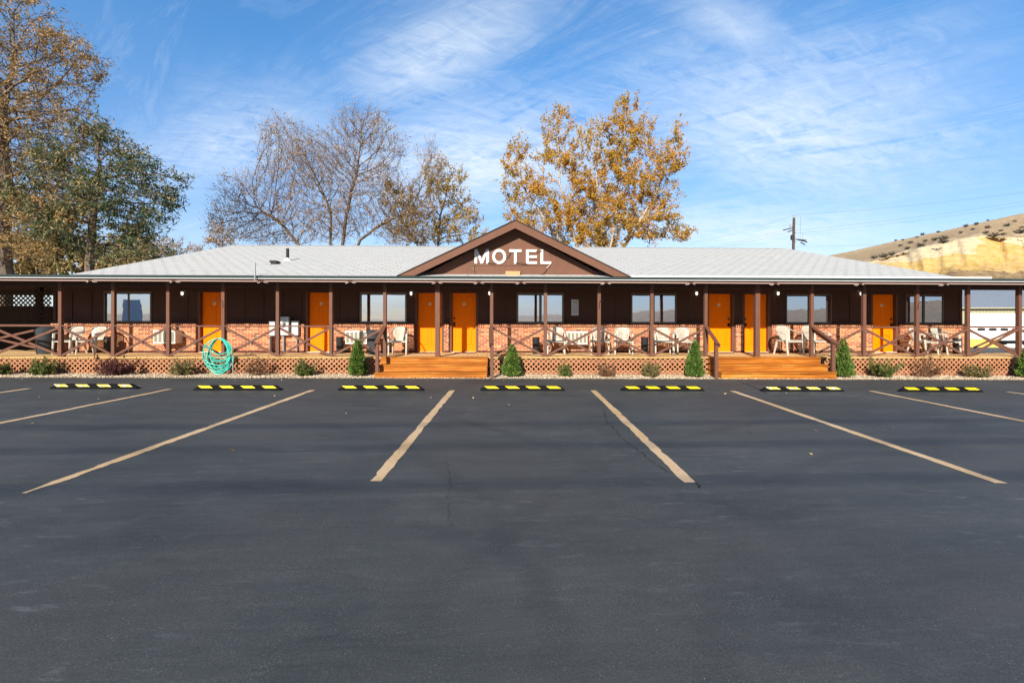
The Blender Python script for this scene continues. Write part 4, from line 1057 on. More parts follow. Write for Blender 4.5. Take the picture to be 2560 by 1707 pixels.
# ------------------------------------------------------------------ electric boxes
def ebox(px0, px1, py0, py1, dep, pipe, label, name, cat, meter=None):
    yf = YB - dep; a, b = at(px0, py0, yf), at(px1, py1, yf)
    t = thing(name, label, cat, ((a.x + b.x) / 2, YB - .005, b.z), 0, 'electrical boxes left of the second door')
    m = MB(); m.bbox(a.x, b.x, yf, YB - .008, b.z, a.z, .006); m.build('cabinet', M['galv'], t, t.location)
    m = MB(); m.box(a.x + .012, b.x - .012, yf - .008, yf - .0005, b.z + .015, b.z + (a.z - b.z) * .62); m.build('cover', M['galv'], t, t.location)
    m = MB(); m.box(a.x - .008, b.x + .008, yf - .012, YB - .009, a.z + .0005, a.z + .012); m.build('rain_cap', M['galv'], t, t.location)
    p = at(pipe, py1, YB - .06)
    m = MB(); m.tube([(p.x, YB - .06, b.z - .001), (p.x, YB - .06, DECK + .003)], .030, 12); m.build('conduit', M['pipe'], t, t.location, True)
    if meter:
        q = at(meter[0], meter[1], yf); m = MB(); m.lathe([(.092, 0), (.092, .03), (.078, .035), (.076, .10), (.05, .125), (.0, .13)], (q.x, yf - .009, q.z), 24, False, 'Y'); m.build('meter_dial', M['aluw'], t, t.location, True)
ebox(673, 687, 805, 839, .26, 677, 'narrow grey electrical box with conduit, leftmost of three on the brick', 'electrical_box', 'electrical box')
ebox(699.4, 721.4, 793, 838, .16, 709, 'tall pale grey electric meter cabinet with a round glass meter', 'meter_cabinet', 'electric meter', (706.5, 809))
ebox(728.6, 745.3, 803.5, 838, .13, 742, 'square grey electrical box with conduit, just right of the round meter', 'electrical_box', 'electrical box')

# ------------------------------------------------------------------ notice on the wall
a, b = at(1428.4, 748.4, YW - .03), at(1446.6, 788.6, YW - .03)
t = thing('notice_board', 'narrow framed grey notice on dark siding right of the middle window', 'notice', (a.x, YW, b.z))
m = MB(); m.box(a.x, b.x, YW - .028, YW - .0005, b.z, a.z); m.build('frame', M['aluw'], t, t.location)
m = MB(); m.box(a.x + .012, b.x - .012, YW - .031, YW - .0285, b.z + .012, a.z - .012); m.build('sheet', M['notice'], t, t.location)
m = MB(); rnd = random.Random(3); z = a.z - .05; k = 0
while z > b.z + .06:
    big = k in (1, 2); wl = (b.x - a.x) * rnd.uniform(.3, .42); cxn = (a.x + b.x) / 2
    if k not in (4, 9): m.box(cxn - wl, cxn + wl, YW - .0325, YW - .0313, z - (.012 if big else .006), z)
    z -= .03 if big else .021; k += 1
m.build('text', M['ink'], t, t.location)

# ------------------------------------------------------------------ plant hooks on posts
def hook(px, sgn_, lb):
    x = xa(px, YP - .05); z = 1.55 + 44 / 86
    t = thing('plant_hook', lb, 'plant hook', (x, YP - .05, z), 0, 'iron plant hooks on porch posts')
    d = Vector((sgn_[0], sgn_[1], 0)).normalized(); o = Vector((x, YP - .052, z))
    m = MB(); m.tube(smooth_path([o + Vector((0, 0, -.11)), o + Vector((0, 0, .0)), o + Vector((0, 0, .05)) + d * .03, o + Vector((0, 0, .085)) + d * .10, o + Vector((0, 0, .08)) + d * .17, o + Vector((0, 0, .05)) + d * .22, o + Vector((0, 0, .06)) + d * .25]), .008, 6); m.build('arm', M['darkmetal'], t, t.location)
    m = MB(); m.bbox(x - .012, x + .012, YP - .054, YP - .0475, z - .16, z - .02, .002); m.build('plate', M['darkmetal'], t, t.location)
hook(556.8, (-1, -.25), 'curly iron plant hook reaching left from the post above the teal hose')
hook(1498.2, (.25, -1), 'iron plant hook pointing forward on the post right of the notice')
hook(2295.2, (1, -.25), 'iron plant hook reaching right from a post at the right end')

# ------------------------------------------------------------------ hose on its post, standpipe
hx = xa(549, 13.0)
t = thing('garden_hose', 'coiled teal garden hose hanging in loops on a porch post', 'hose', (hx, 13.02, .02))
rnd = random.Random(11); m = MB(); pts = []
zt = at(549, 846, 13.0).z
for k in range(13):
    wv = .20 + .10 * rnd.random() + .013 * k; bot = [.60, .42, .38, .20, .26, .12, .16, .05, .045, .30, .09, .50, .22][k]; cxk = hx + rnd.uniform(-.03, .03); yk = 13.06 - .009 * k
    for j in range(22):
        a = 2 * math.pi * j / 22; s_, c_ = math.sin(a), math.cos(a)
        xx = cxk + wv * s_ * (1 if c_ < 0 else (1 - .35 * c_)); half = (zt - bot) / 2
        zz_ = (zt + bot) / 2 + half * (abs(c_) ** .85) * (1 if c_ > 0 else -1) + rnd.uniform(-.008, .008)
        pts.append(Vector((xx, yk - .011 * j / 22 - .02 * (1 - c_) + rnd.uniform(-.006, .006), max(zz_, .045))))
m.tube(smooth_path(pts, 3), .0125, 7); m.build('coil', M['hose'], t, t.location, True)
m = MB(); m.tube([(hx - .02, 13.15, zt - .03), (hx - .02, 13.02, zt - .03), (hx - .02, 12.95, zt - .01), (hx - .02, 12.94, zt + .03)], .010, 8); m.build('hanger', M['darkmetal'], t, t.location)
sx_ = xa(581, 12.95)
t = thing('standpipe', 'thin grey water standpipe with a brass valve right of the teal hose', 'standpipe', (sx_, 12.95, gz(sx_)))
zt2 = at(580, 877, 12.95).z
m = MB(); m.tube([(sx_ + .03, 12.95, -.05), (sx_, 12.95, zt2 - .1)], .017, 10); m.build('pipe', M['pipe'], t, t.location, True)
m = MB(); m.tube([(sx_, 12.95, zt2 - .12), (sx_, 12.95, zt2)], .030, 10); m.tube([(sx_, 12.95, zt2 - .09), (sx_ - .03, 12.90, zt2 - .10), (sx_ - .06, 12.88, zt2 - .15)], .016, 8); m.lathe([(.012, 0), (.035, .004), (.035, .016), (.012, .02)], (sx_, 12.95, zt2), 12); m.build('valve', M['brass'], t, t.location)

# ------------------------------------------------------------------ door mats
mt = []
for px, Y, lb in ((1066, 14.74, 'flat black mat before the left of the paired centre doors'), (1163, 14.74, 'flat black mat before the right of the paired centre doors'),
                  (1803, 14.74, 'flat black mat before the left of the paired doors above the right stairs'), (1893, 14.74, 'flat black mat before the right of the paired doors above the right stairs')):
    x = xa(px, Y)
    m = MB(); m.bbox(-.36, .36, -.17, .17, 0, .012, .03); o = m.build('door_mat', M['bin']) if not mt else mt[0].copy()
    if mt: COL.objects.link(o)
    o.location = (x, Y, DECK + .004); tag(o, lb, 'door mat', 'black mats at the doors'); mt.append(o)

# ------------------------------------------------------------------ parking stops
ps = thing('parking_stop', '', 'parking stop', (0, 0, 0), 0, 'rubber parking stops along the bay heads')
HL, HB, HT, HH, EE = .94, .075, .030, .105, .13
prof = [(-HB, 0), (-HB, .022), (-HT - .004, HH - .006), (-HT + .004, HH), (HT - .004, HH), (HT + .004, HH - .006), (HB, .022), (HB, 0)]
m = MB(); n = len(prof); vs = []
secs = [(-HL, .30), (-HL + EE, 1.0), (HL - EE, 1.0), (HL, .30)]
for x, s in secs: vs += [(x, p[0] * (.85 if s < 1 else 1), p[1] * s) for p in prof]
fs = [(i * n + k, i * n + (k + 1) % n, (i + 1) * n + (k + 1) % n, (i + 1) * n + k) for i in range(3) for k in range(n)] + [tuple(range(n - 1, -1, -1)), tuple(range(3 * n, 4 * n))]
m.add(vs, fs); m.build('body', M['rubber'], ps)
nf = Vector((0, -(HH - .028), HB - HT - .004)).normalized() * .0025
def mark(cx_):
    lo, hi = Vector((0, -HB, .022)), Vector((0, -HT - .004, HH - .006)); vs = []
    for t_, dx in ((.36, .045), (.96, -.045)):
        for sx2 in (-.125, .125):
            for lift in (0, 1): vs.append(lo + (hi - lo) * t_ + Vector((cx_ + dx + sx2, 0, 0)) + nf * lift)
    q = MB(); q.add(vs, [(1, 3, 7, 5), (0, 2, 3, 1), (4, 5, 7, 6), (0, 1, 5, 4), (2, 6, 7, 3)])
    return q
for cx_ in (-.675, -.215, .245, .705): mark(cx_ - .015).build('stripe', M['yellow'], ps)
PSS = [((119.4, 340), 972.5, 'rubber parking stop with faded whitish yellow marks at the far left'), ((480.6, 701), 976, 'yellow striped black parking stop below the teal hose'),
       ((843, 1059), 976.5, 'yellow striped black parking stop in front of the left stairs'), ((1199.8, 1413), 977, 'yellow striped black parking stop right of the left stairs'),
       ((1551, 1765.3), 977.4, 'yellow striped black parking stop left of the right stairs'), ((1901, 2119), 979, 'black parking stop with half white worn marks before the right stairs'), ((2245.6, 2469), 980, 'yellow striped black parking stop at the far right')]
worn = []
for i, ((a, b), py, lb) in enumerate(PSS):
    p = (gnd(a, py) + gnd(b, py)) / 2; loc = (p.x, p.y + HB, gz(p.x) + .001)
    if i == 0: ps.location = loc; ps['label'] = lb; o = ps
    else: o = dup(ps, loc, rad(random.uniform(-.6, .6)), lb)
    o.rotation_euler.y = -math.atan(GS)
    if i in (0, 5): worn.append(o)
for o in worn:
    for c in o.children:
        if c.name.startswith('stripe'): c.data = c.data.copy(); c.data.materials[0] = M['wornyellow']

# ------------------------------------------------------------------ shrubs in the gravel bed
def leaf_quads(C, D, L, Wd, rng, droop=0.0):
    """C centres, D directions (unit), L lengths, Wd widths -> verts, faces of folded diamond leaves"""
    N = len(C); r = rng.normal(size=(N, 3)); s = np.cross(D, r); s /= np.linalg.norm(s, axis=1, keepdims=True) + 1e-9
    V = np.zeros((N * 4, 3)); Dl = D * L[:, None]; sw = s * Wd[:, None] * .5
    V[0::4] = C; V[1::4] = C + Dl * .5 + sw; V[2::4] = C + Dl; V[3::4] = C + Dl * .5 - sw
    if droop: V[2::4, 2] -= droop * L
    b = np.arange(N) * 4
    return V, np.stack([b, b + 1, b + 2, b + 3], 1)
def unit(a): return a / (np.linalg.norm(a, axis=1, keepdims=True) + 1e-9)
def sticks(P0, P1, r0, r1):
    N = len(P0); d = unit(P1 - P0); a = np.where(np.abs(d[:, 2:3]) < .9, [[0, 0, 1.]], [[1., 0, 0]]); u = unit(np.cross(d, a)); w_ = np.cross(d, u)
    V = np.zeros((N * 6, 3))
    for k in range(3):
        t = 2 * math.pi * k / 3; o = u * math.cos(t) + w_ * math.sin(t); V[k::6] = P0 + o * r0; V[k + 3::6] = P1 + o * r1
    b = np.arange(N) * 6
    return V, np.concatenate([np.stack([b + k, b + (k + 1) % 3, b + 3 + (k + 1) % 3, b + 3 + k], 1) for k in range(3)])
def shrub(name, label, cat, kind, w_, h, nstem, nleaf, leaf, mat, twig, seed, group):
    rng = np.random.default_rng(seed); t = thing(name, label, cat, (0, 0, 0), 0, group)
    S0 = []; S1 = []; C = []; D = []
    if kind == 'cone':
        # upright sprays all over a cone, ragged outline, a few leaders
        N = nleaf; v = 1 - np.sqrt(rng.random(N)) ; z = .03 + v * (h - .05); a = rng.uniform(0, 6.283, N)
        lump = 1 + .24 * np.sin(a * 3 + z * 9) * np.sin(z * 13 + 1.7) + .14 * np.sin(a * 5 - z * 7)
        rr = w_ / 2 * (1 - (z / h)) ** .75 * lump * (.40 + .68 * rng.random(N) ** .6) * (1 - .25 * np.exp(-(z / .08)))
        C = np.stack([rr * np.cos(a), rr * np.sin(a), z], 1); D = unit(np.stack([np.cos(a) * .55, np.sin(a) * .55, np.full(N, .95)], 1) + rng.normal(size=(N, 3)) * .38)
        S0 = np.array([[0, 0, -.03]]); S1 = np.array([[.0, .0, h * .9]])
        L = rng.uniform(.6, 1.5, N) * leaf; Wd = L * .42; tr, t1 = .02, .004
    else:
        for i in range(nstem):
            a = rng.uniform(0, 6.283); sp = rng.random() ** .6; el = 1.35 - sp * (.95 if kind == 'round' else .75)
            d = np.array([math.cos(a) * math.cos(el), math.sin(a) * math.cos(el), math.sin(el)])
            ln = min(h / max(d[2], .25), w_ / 2 / max(math.hypot(d[0], d[1]), .12)) * rng.uniform(.72, 1.05); p = np.array([rng.normal() * .03, rng.normal() * .03, -.02])
            for k in range(4):
                q = p + d * ln / 4 + rng.normal(size=3) * .02; S0.append(p); S1.append(q)
                if k:
                    for _ in range(2):
                        d2 = d + rng.normal(size=3) * .55; d2 /= np.linalg.norm(d2); S0.append(q); S1.append(q + d2 * ln * .16)
                p = q
        S0 = np.array(S0); S1 = np.array(S1); idx = rng.integers(0, len(S0), nleaf)
        keep = S1[idx][:, 2] > h * (.06 if kind == 'round' else .16); idx = idx[keep]; N = len(idx)
        C = S0[idx] + (S1[idx] - S0[idx]) * rng.random((N, 1)) + rng.normal(size=(N, 3)) * .022; C[:, 2] = np.maximum(C[:, 2], .01)
        D = unit(unit(S1[idx] - S0[idx]) * .6 + rng.normal(size=(N, 3)) * .6 + np.array([[0, 0, .25]])); L = rng.uniform(.6, 1.5, N) * leaf; Wd = L * (.5 if kind != 'needle' else .25); tr, t1 = .006, .003
    V, F = sticks(S0, S1, tr, t1); npmesh('stem', V, F, M[twig], t)
    V, F = leaf_quads(C, D, L, Wd, rng); npmesh('foliage', V, F, M[mat], t)
    return t
def plant(t, px, Y, s=1.0, rz=0.0, first=True, label=None):
    x = xa(px, Y); loc = (x, Y, gz(x) + .012)
    if first: t.location = loc; t.rotation_euler = (0, 0, rz); t.scale = (s,) * 3 if not hasattr(s, '__len__') else s; return t
    return dup(t, loc, rz, label, s)
gC, gS = 'conical evergreens along the porch', 'small shrubs in the gravel bed'
c0 = plant(shrub('conical_shrub', 'tall narrow conical evergreen left of the left stairs', 'shrub', 'cone', .46, 1.04, 1, 4200, .060, 'leaf_cone', 'twig', 1, gC), 894.5, 12.62)
c1 = plant(shrub('conical_shrub', 'shorter stout conical evergreen right of the left stairs', 'shrub', 'cone', .54, .90, 1, 3600, .060, 'leaf_cone', 'twig', 31, gC), 1281, 12.6)
plant(c0, 1737.4, 12.6, (1.05, 1.05, 1.0), 4.1, False, 'conical evergreen left of the right stairs')
plant(c1, 2109, 12.62, (.88, .88, 1.22), 5.3, False, 'conical evergreen right of the right stairs')
plant(c1, 2566, 12.7, (.85, .85, .95), 1.1, False, 'conical evergreen cut off by the right edge of the photo')
r0 = plant(shrub('round_shrub', 'fluffy green shrub below the dark wheeled bin', 'shrub', 'round', .46, .40, 46, 2600, .045, 'leaf_shrub', 'twig', 2, gS), 109, 12.68)
plant(r0, 762.5, 12.66, (.9, .9, .94), 1.2, False, 'compact rounded green shrub below the second orange door')
plant(r0, 1412, 12.66, (.66, .66, .80), 2.2, False, 'smallest yellow green shrub, right of the stout conical evergreen')
plant(r0, 2, 12.7, (.8, .8, .75), 3.0, False, 'low green shrub cut off by the left edge of the photo')
g0 = plant(shrub('olive_shrub', 'wide olive shrub below the boxy beige air conditioner', 'shrub', 'round', .52, .36, 44, 2100, .045, 'leaf_olsh', 'twig', 3, gS), 452.5, 12.68)
plant(g0, 1629, 12.66, (.95, .95, .95), 1.5, False, 'olive brown shrub below a chair, left of the right stairs')
plant(g0, 2443, 12.68, (.92, .92, .86), 2.5, False, 'greyish olive shrub near the right end of the porch')
plant(shrub('spreading_shrub', 'spreading ragged green shrub below the last orange door', 'shrub', 'needle', .62, .38, 40, 2000, .07, 'leaf_shrub', 'twig', 4, gS), 2212, 12.66)
plant(shrub('barberry_shrub', 'dark purple barberry below the leftmost window', 'shrub', 'round', .78, .46, 52, 2500, .045, 'leaf_purple', 'twig', 5, gS), 293, 12.68)
plant(shrub('red_brown_shrub', 'small red brown shrub below the middle window', 'shrub', 'round', .44, .41, 36, 900, .045, 'leaf_dry', 'twig', 6, gS), 1517, 12.62)
d0 = plant(shrub('dry_shrub', 'sparse dry brown shrub right of the teal hose', 'shrub', 'up', .62, .60, 30, 620, .05, 'leaf_dry', 'twig', 7, gS), 644, 12.68)
plant(d0, 2317, 12.66, (1.0, 1.0, 1.12), 2.0, False, 'tallest sparse dry shrub, in front of the rightmost chairs')

# ------------------------------------------------------------------ fallen leaves
def litter():
    rng = np.random.default_rng(5); N = 120
    x = rng.uniform(-13, 13, N); y = np.where(rng.random(N) < .6, rng.uniform(5, YE - .1, N), YE + .1 + .7 * rng.random(N)); z = GS * x + np.where(y > YE, .035, .006)
    a = rng.uniform(0, 6.28, N); D = np.stack([np.cos(a), np.sin(a), rng.uniform(.0, .35, N)], 1); C = np.stack([x, y, z], 1); L = rng.uniform(.02, .055, N); L[::6] *= 1.6
    Wd = L * rng.choice([.12, .5, .6], N); V, F = leaf_quads(C, unit(D), L, Wd, rng)
    V[:, 2] = np.maximum(V[:, 2], GS * V[:, 0] + .005); return npmesh('fallen_leaves', V, F, M['deadleaf'])
setting(litter(), 'stuff')

# ------------------------------------------------------------------ trees
def tree(name, label, cat, Y, trunk, blobs, n_attr, step, bark, twigmat, leafm, leaf_n, leaf_len, leaf_w, twig_len, twig_n, seed, up=.25, group=None, rmin=.011, expo=2.35, rmax=.6, tuft=1.0, droop=0.0, infl=8, zg=None):
    """trunk: photo pixels of the trunk from the ground up (list of stems); blobs: (px, py, rx, ry[, depth shift][, leaf weight]) that the crown fills"""
    rng = np.random.default_rng(seed); k = Y / FPX
    zg = ground_z(0, Y) if zg is None else zg
    stems = trunk if isinstance(trunk[0], list) else [trunk]
    nodes = []; par = []
    for st_ in stems:
        P0 = at(st_[0][0], st_[0][1], Y); pts = [np.array((P0.x, Y, zg))] + [np.array(at(p[0], p[1], Y)) + np.array((0, (p[2] if len(p) > 2 else 0), 0)) for p in st_]
        last = -1
        for a, b in zip(pts, pts[1:]):
            m_ = max(1, int(np.linalg.norm(b - a) / step))
            for i in range(m_):
                nodes.append(a + (b - a) * i / m_ + rng.normal(size=3) * .02); par.append(last); last = len(nodes) - 1
        nodes.append(pts[-1]); par.append(last)
    A = []; LWt = []; tot = sum(b[2] * b[3] for b in blobs); BL = []
    for b in blobs:
        c = np.array(at(b[0], b[1], Y)); rx, rz_ = b[2] * k, b[3] * k; dy = b[4] if len(b) > 4 else 0; lw = b[5] if len(b) > 5 else 1.0
        ry = (rx + rz_) / 2 * 1.05; n_ = max(12, int(n_attr * b[2] * b[3] / tot))
        q = rng.normal(size=(n_, 3)); q = unit(q) * (rng.random((n_, 1)) ** .42)
        A.append(c + np.array((0, dy, 0)) + q * np.array((rx, ry, rz_))); BL.append((c + np.array((0, dy, 0)), np.array((rx, ry, rz_)), lw))
    A = np.concatenate(A); act = np.ones(len(A), bool)
    NN = np.array(nodes); d = np.linalg.norm(A[:, None] - NN[None], axis=2); near = d.argmin(1); nd_ = d.min(1)
    kill = step * 1.3; nodes = list(NN); it = 0; crowd = {}
    while it < 140 and act.any():
        it += 1; use = act
        idx = near[use]; dirs = unit(A[use] - np.array(nodes)[idx]); new = []
        order = np.argsort(idx); si = idx[order]; sdv = dirs[order]; cut = np.flatnonzero(np.diff(si)) + 1
        starts = np.concatenate([[0], cut]); sums = np.add.reduceat(sdv, starts, axis=0); ids = si[starts]
        for g, v in zip(ids, sums):
            if crowd.get(g, 0) > 3: continue
            crowd[g] = crowd.get(g, 0) + 1
            v = v / (np.linalg.norm(v) + 1e-9); pd = nodes[g] - nodes[par[g]] if par[g] >= 0 else np.array((0, 0, 1.)); pd = pd / (np.linalg.norm(pd) + 1e-9)
            v = v + np.array((0, 0, up)) + pd * .55 + rng.normal(size=3) * .16; v /= np.linalg.norm(v)
            nodes.append(nodes[g] + v * step); par.append(g); new.append(len(nodes) - 1)
        if not new: break
        NW = np.array([nodes[i] for i in new]); dd = np.linalg.norm(A[:, None] - NW[None], axis=2); mi = dd.argmin(1); mv = dd.min(1); better = mv < nd_
        near[better] = np.array(new)[mi[better]]; nd_[better] = mv[better]; act &= nd_ > kill
    NN = np.array(nodes); n = len(NN); par = np.array(par)
    acc = np.zeros(n); kids = [[] for _ in range(n)]
    for i in range(n):
        if par[i] >= 0: kids[par[i]].append(i)
    order = []; stack = [i for i in range(n) if par[i] < 0]
    while stack:
        i = stack.pop(); order.append(i); stack += kids[i]
    R_ = np.zeros(n)
    for i in reversed(order):
        R_[i] = rmin if not kids[i] else (sum(R_[c] ** expo for c in kids[i])) ** (1 / expo)
    R_ = np.minimum(R_, rmax)
    ctr = Vector((float(NN[0][0]), Y, zg)); t = thing(name, label, cat, ctr, 0, group)
    mb = MB(); tp = []; td = []
    roots = [i for i in range(n) if par[i] < 0]; stack = [(r, None) for r in roots]
    while stack:
        i, prev = stack.pop(); ch_ = [i]
        while kids[ch_[-1]]:
            ks = sorted(kids[ch_[-1]], key=lambda q: -R_[q])
            for o in ks[1:]: stack.append((o, ch_[-1]))
            ch_.append(ks[0])
        pts = ([NN[prev]] if prev is not None else []) + [NN[q] for q in ch_]; rs = ([min(R_[prev], R_[ch_[0]] * 1.15)] if prev is not None else []) + [R_[q] for q in ch_]
        if len(pts) < 2: continue
        rs[-1] *= .6; big = max(rs)
        mb.tube(pts, rs, 8 if big > .12 else (5 if big > .04 else 3), False)
    mb.build('trunk', M[bark], t, ctr, True)
    # twigs: thin shoots at the ends and along the young wood
    young = np.flatnonzero(R_ < rmin * 2.6); P0 = []; Dr = []
    for i in young:
        if par[i] < 0: continue
        pd = NN[i] - NN[par[i]]; pd /= np.linalg.norm(pd) + 1e-9; m_ = twig_n if not kids[i] else max(1, twig_n // 2)
        for _ in range(m_):
            v = pd * .9 + rng.normal(size=3) * .48 + np.array((0, 0, up * 1.3)); P0.append(NN[i] - pd * step * rng.random()); Dr.append(v / np.linalg.norm(v))
    P0 = np.array(P0); Dr = np.array(Dr); ln = twig_len * rng.uniform(.45, 1.2, len(P0)); P1 = P0 + Dr * (ln * .5)[:, None]; D2 = unit(Dr + rng.normal(size=Dr.shape) * .2 + np.array((0, 0, up * .6))); P2 = P1 + D2 * (ln * .5)[:, None]
    V1, F1 = sticks(P0, P1, rmin * .6, rmin * .45); V2, F2 = sticks(P1, P2, rmin * .45, rmin * .22)
    npmesh('twigs', np.concatenate([V1, V2]), np.concatenate([F1, F2 + len(V1)]), M[twigmat], t, ctr)
    if leaf_n:
        wt = np.zeros(len(P1))
        for c, r, lw in BL: wt = np.maximum(wt, lw * (np.sum(((P1 - c) / (r * 1.15)) ** 2, axis=1) < 1.3))
        cl = np.sin(P1[:, 0] * 1.7 + 1) * np.sin(P1[:, 2] * 1.9) * np.sin(P1[:, 1] * 1.5 + 2); wt = wt * np.clip(.75 + tuft * cl, .04, None); wt = wt / wt.sum()
        idx = rng.choice(len(P1), leaf_n, p=wt); f = rng.random((leaf_n, 1)); C = P0[idx] + (P2[idx] - P0[idx]) * f + rng.normal(size=(leaf_n, 3)) * twig_len * .10
        D = unit(rng.normal(size=(leaf_n, 3)) + np.array((0, 0, -droop)) + Dr[idx] * .4); L = leaf_len * rng.uniform(.55, 1.35, leaf_n); Wd = leaf_w * rng.uniform(.7, 1.3, leaf_n)
        V, F = leaf_quads(C, D, L, Wd, rng); npmesh('crown', V, F, M[leafm], t, ctr)
    return t
TG = 'autumn trees behind the motel'
tree('locust_tree', 'tall thin brown leaved tree cut off by the left edge of the photo', 'tree', 23, [(15, 690), (8, 600), (18, 480), (5, 360), (10, 260)],
     [(40, 95, 110, 100), (150, 150, 90, 80), (205, 190, 45, 60), (110, 290, 120, 90), (20, 330, 100, 120), (70, 460, 110, 100), (-110, 250, 130, 240), (20, 590, 100, 80), (190, 320, 55, 50, 0, .6), (-60, 480, 120, 120)],
     3000, .32, 'bark', 'twig', 'leaf_locust', 38000, .18, .052, .85, 3, 11, .10, TG, .014, 2.12, .45, 1.6, .5)
tree('evergreen_tree', 'dense dark green and tan tree left of the roof', 'tree', 22, [(222, 690), (226, 600), (238, 500), (250, 420)],
     [(240, 340, 60, 44), (300, 372, 48, 26), (175, 425, 95, 70), (300, 425, 85, 50), (390, 430, 50, 20), (440, 447, 38, 16), (405, 475, 45, 22), (300, 490, 125, 85), (225, 570, 120, 70), (350, 545, 70, 40), (395, 575, 30, 26), (140, 520, 80, 80), (330, 630, 80, 45), (385, 620, 30, 34)],
     2500, .30, 'bark', 'twig', 'leaf_green', 17500, .22, .058, .80, 2, 12, .05, TG, .013, 2.12, .42, 1.25, .5)
tree('mossy_tree', 'small tree with two mossy stems between the two left trees', 'tree', 21.6, [[(152, 690), (140, 650), (146, 600), (120, 540)], [(182, 690), (170, 640), (160, 580), (170, 520)]],
     [(110, 540, 70, 60), (170, 520, 60, 60), (70, 600, 60, 50), (130, 610, 50, 40)], 600, .26, 'moss', 'twig', 'leaf_locust', 4500, .17, .055, .5, 2, 13, .1, TG, .011, 2.3, .16, .8, .5)
tree('bare_tree', 'large spreading nearly bare tree behind the left roof', 'tree', 34, [[(852, 690), (856, 610), (866, 540), (878, 480), (895, 420)], [(836, 690), (826, 600), (828, 540), (815, 500)], [(800, 690), (745, 610), (705, 560), (650, 525)], [(872, 690), (900, 600), (955, 560), (1020, 530)]],
     [(905, 332, 60, 56), (935, 315, 40, 40), (955, 380, 60, 62), (865, 340, 40, 55), (770, 390, 90, 60), (700, 350, 48, 55), (690, 400, 50, 40), (820, 440, 105, 62), (940, 455, 75, 40), (760, 470, 70, 35),
      (600, 505, 55, 60), (615, 470, 32, 40), (565, 560, 50, 42), (660, 560, 80, 50), (740, 530, 75, 42), (900, 520, 90, 50), (820, 560, 120, 55), (1040, 520, 62, 60), (1080, 420, 34, 62), (1000, 580, 80, 40), (690, 600, 100, 22), (760, 435, 85, 45), (680, 470, 62, 50), (850, 395, 60, 52), (620, 540, 75, 50), (720, 400, 60, 50)],
     10500, .30, 'bark', 'twig', 'leaf_bare', 14000, .13, .075, 1.05, 4, 14, .36, TG, .0105, 2.35, .30, 1.1, .5)
tree('olive_tree', 'slender olive gold tree right of the bare tree', 'tree', 37, [[(1092, 690), (1096, 600), (1100, 540)], [(1060, 690), (1040, 600), (1010, 560)]],
     [(1100, 470, 42, 68), (1130, 500, 40, 60), (1120, 565, 60, 50), (1165, 545, 38, 52), (1180, 585, 26, 30), (1010, 540, 55, 70), (972, 500, 30, 50), (1060, 590, 90, 32), (1145, 455, 24, 40)],
     2000, .34, 'bark', 'twig', 'leaf_olive', 11000, .15, .12, .7, 2, 15, .35, TG, .0125, 2.35, .2, 1.2)
tree('golden_tree', 'tall golden poplar with several pale upright stems behind the gable', 'tree', 32, [[(1450, 690), (1440, 610), (1420, 540), (1400, 460), (1396, 400)], [(1490, 690), (1490, 600), (1495, 520), (1492, 440)], [(1505, 690), (1530, 600), (1545, 500), (1550, 420), (1560, 330)], [(1520, 690), (1570, 600), (1620, 520), (1660, 440)], [(1440, 690), (1400, 600), (1350, 530), (1310, 470)]],
     [(1288, 395, 28, 48, 0, .8), (1300, 470, 45, 55, 0, .8), (1345, 500, 55, 48, 0, .8), (1318, 420, 22, 40, 0, .5), (1396, 330, 42, 55, 0, .45), (1388, 390, 45, 55), (1430, 415, 50, 45), (1478, 345, 38, 50, 0, .45), (1490, 420, 36, 50, 0, .5), (1562, 285, 26, 44, 0, 1.5), (1548, 345, 36, 48, 0, 1.4), (1600, 320, 30, 40, 0, 1.2), (1590, 365, 35, 30), (1550, 400, 45, 40),
      (1690, 345, 22, 38), (1675, 390, 45, 42), (1700, 420, 30, 26), (1645, 430, 50, 50), (1560, 470, 70, 58, 0, 1.3), (1455, 510, 58, 60, 0, 1.1), (1640, 495, 52, 42), (1400, 565, 75, 45), (1525, 560, 95, 55, 0, 1.2), (1615, 565, 80, 42, 0, 1.2), (1690, 588, 42, 26), (1325, 560, 45, 36, 0, .6), (1480, 610, 110, 24), (1290, 545, 30, 25, 0, .5)],
     3000, .34, 'paletwig', 'paletwig', 'leaf_gold', 46000, .135, .115, .85, 3, 16, .42, TG, .0125, 2.2, .26, 1.7)
# far trees seen low behind the left roof
f0 = tree('far_tree', 'far yellow brown tree low behind the mossy stems', 'tree', 52, [(90, 720), (92, 680)], [(90, 640, 70, 40), (60, 670, 60, 30), (125, 665, 50, 35)], 420, .6, 'bark', 'twig', 'leaf_far', 4200, .34, .24, 1.0, 2, 17, .3, 'far trees beyond the motel', .022)
def far(px, lb, s=1.0, rz=0.0): p = f0.location; dup(f0, (xa(px, 52), 52, p.z), rz, lb, s)
far(205, 'far yellow brown tree seen between the dark trunks', (1, 1, 1.03), 1.3)
far(315, 'far yellow brown tree just below the dark green tree', (1, 1, .98), 2.6)
far(20, 'far yellow brown tree at the left edge of the photo', (1, 1, 1.05), 4.0)
b0 = tree('far_bare_tree', 'far leafless tree low over the roof, near the dark green tree', 'tree', 60, [(430, 720), (432, 650)], [(430, 620, 36, 24), (415, 640, 36, 22), (450, 636, 34, 24)], 420, .45, 'bark', 'twig', 'leaf_bare', 900, .22, .14, 1.1, 3, 18, .45, 'far trees beyond the motel', .018)
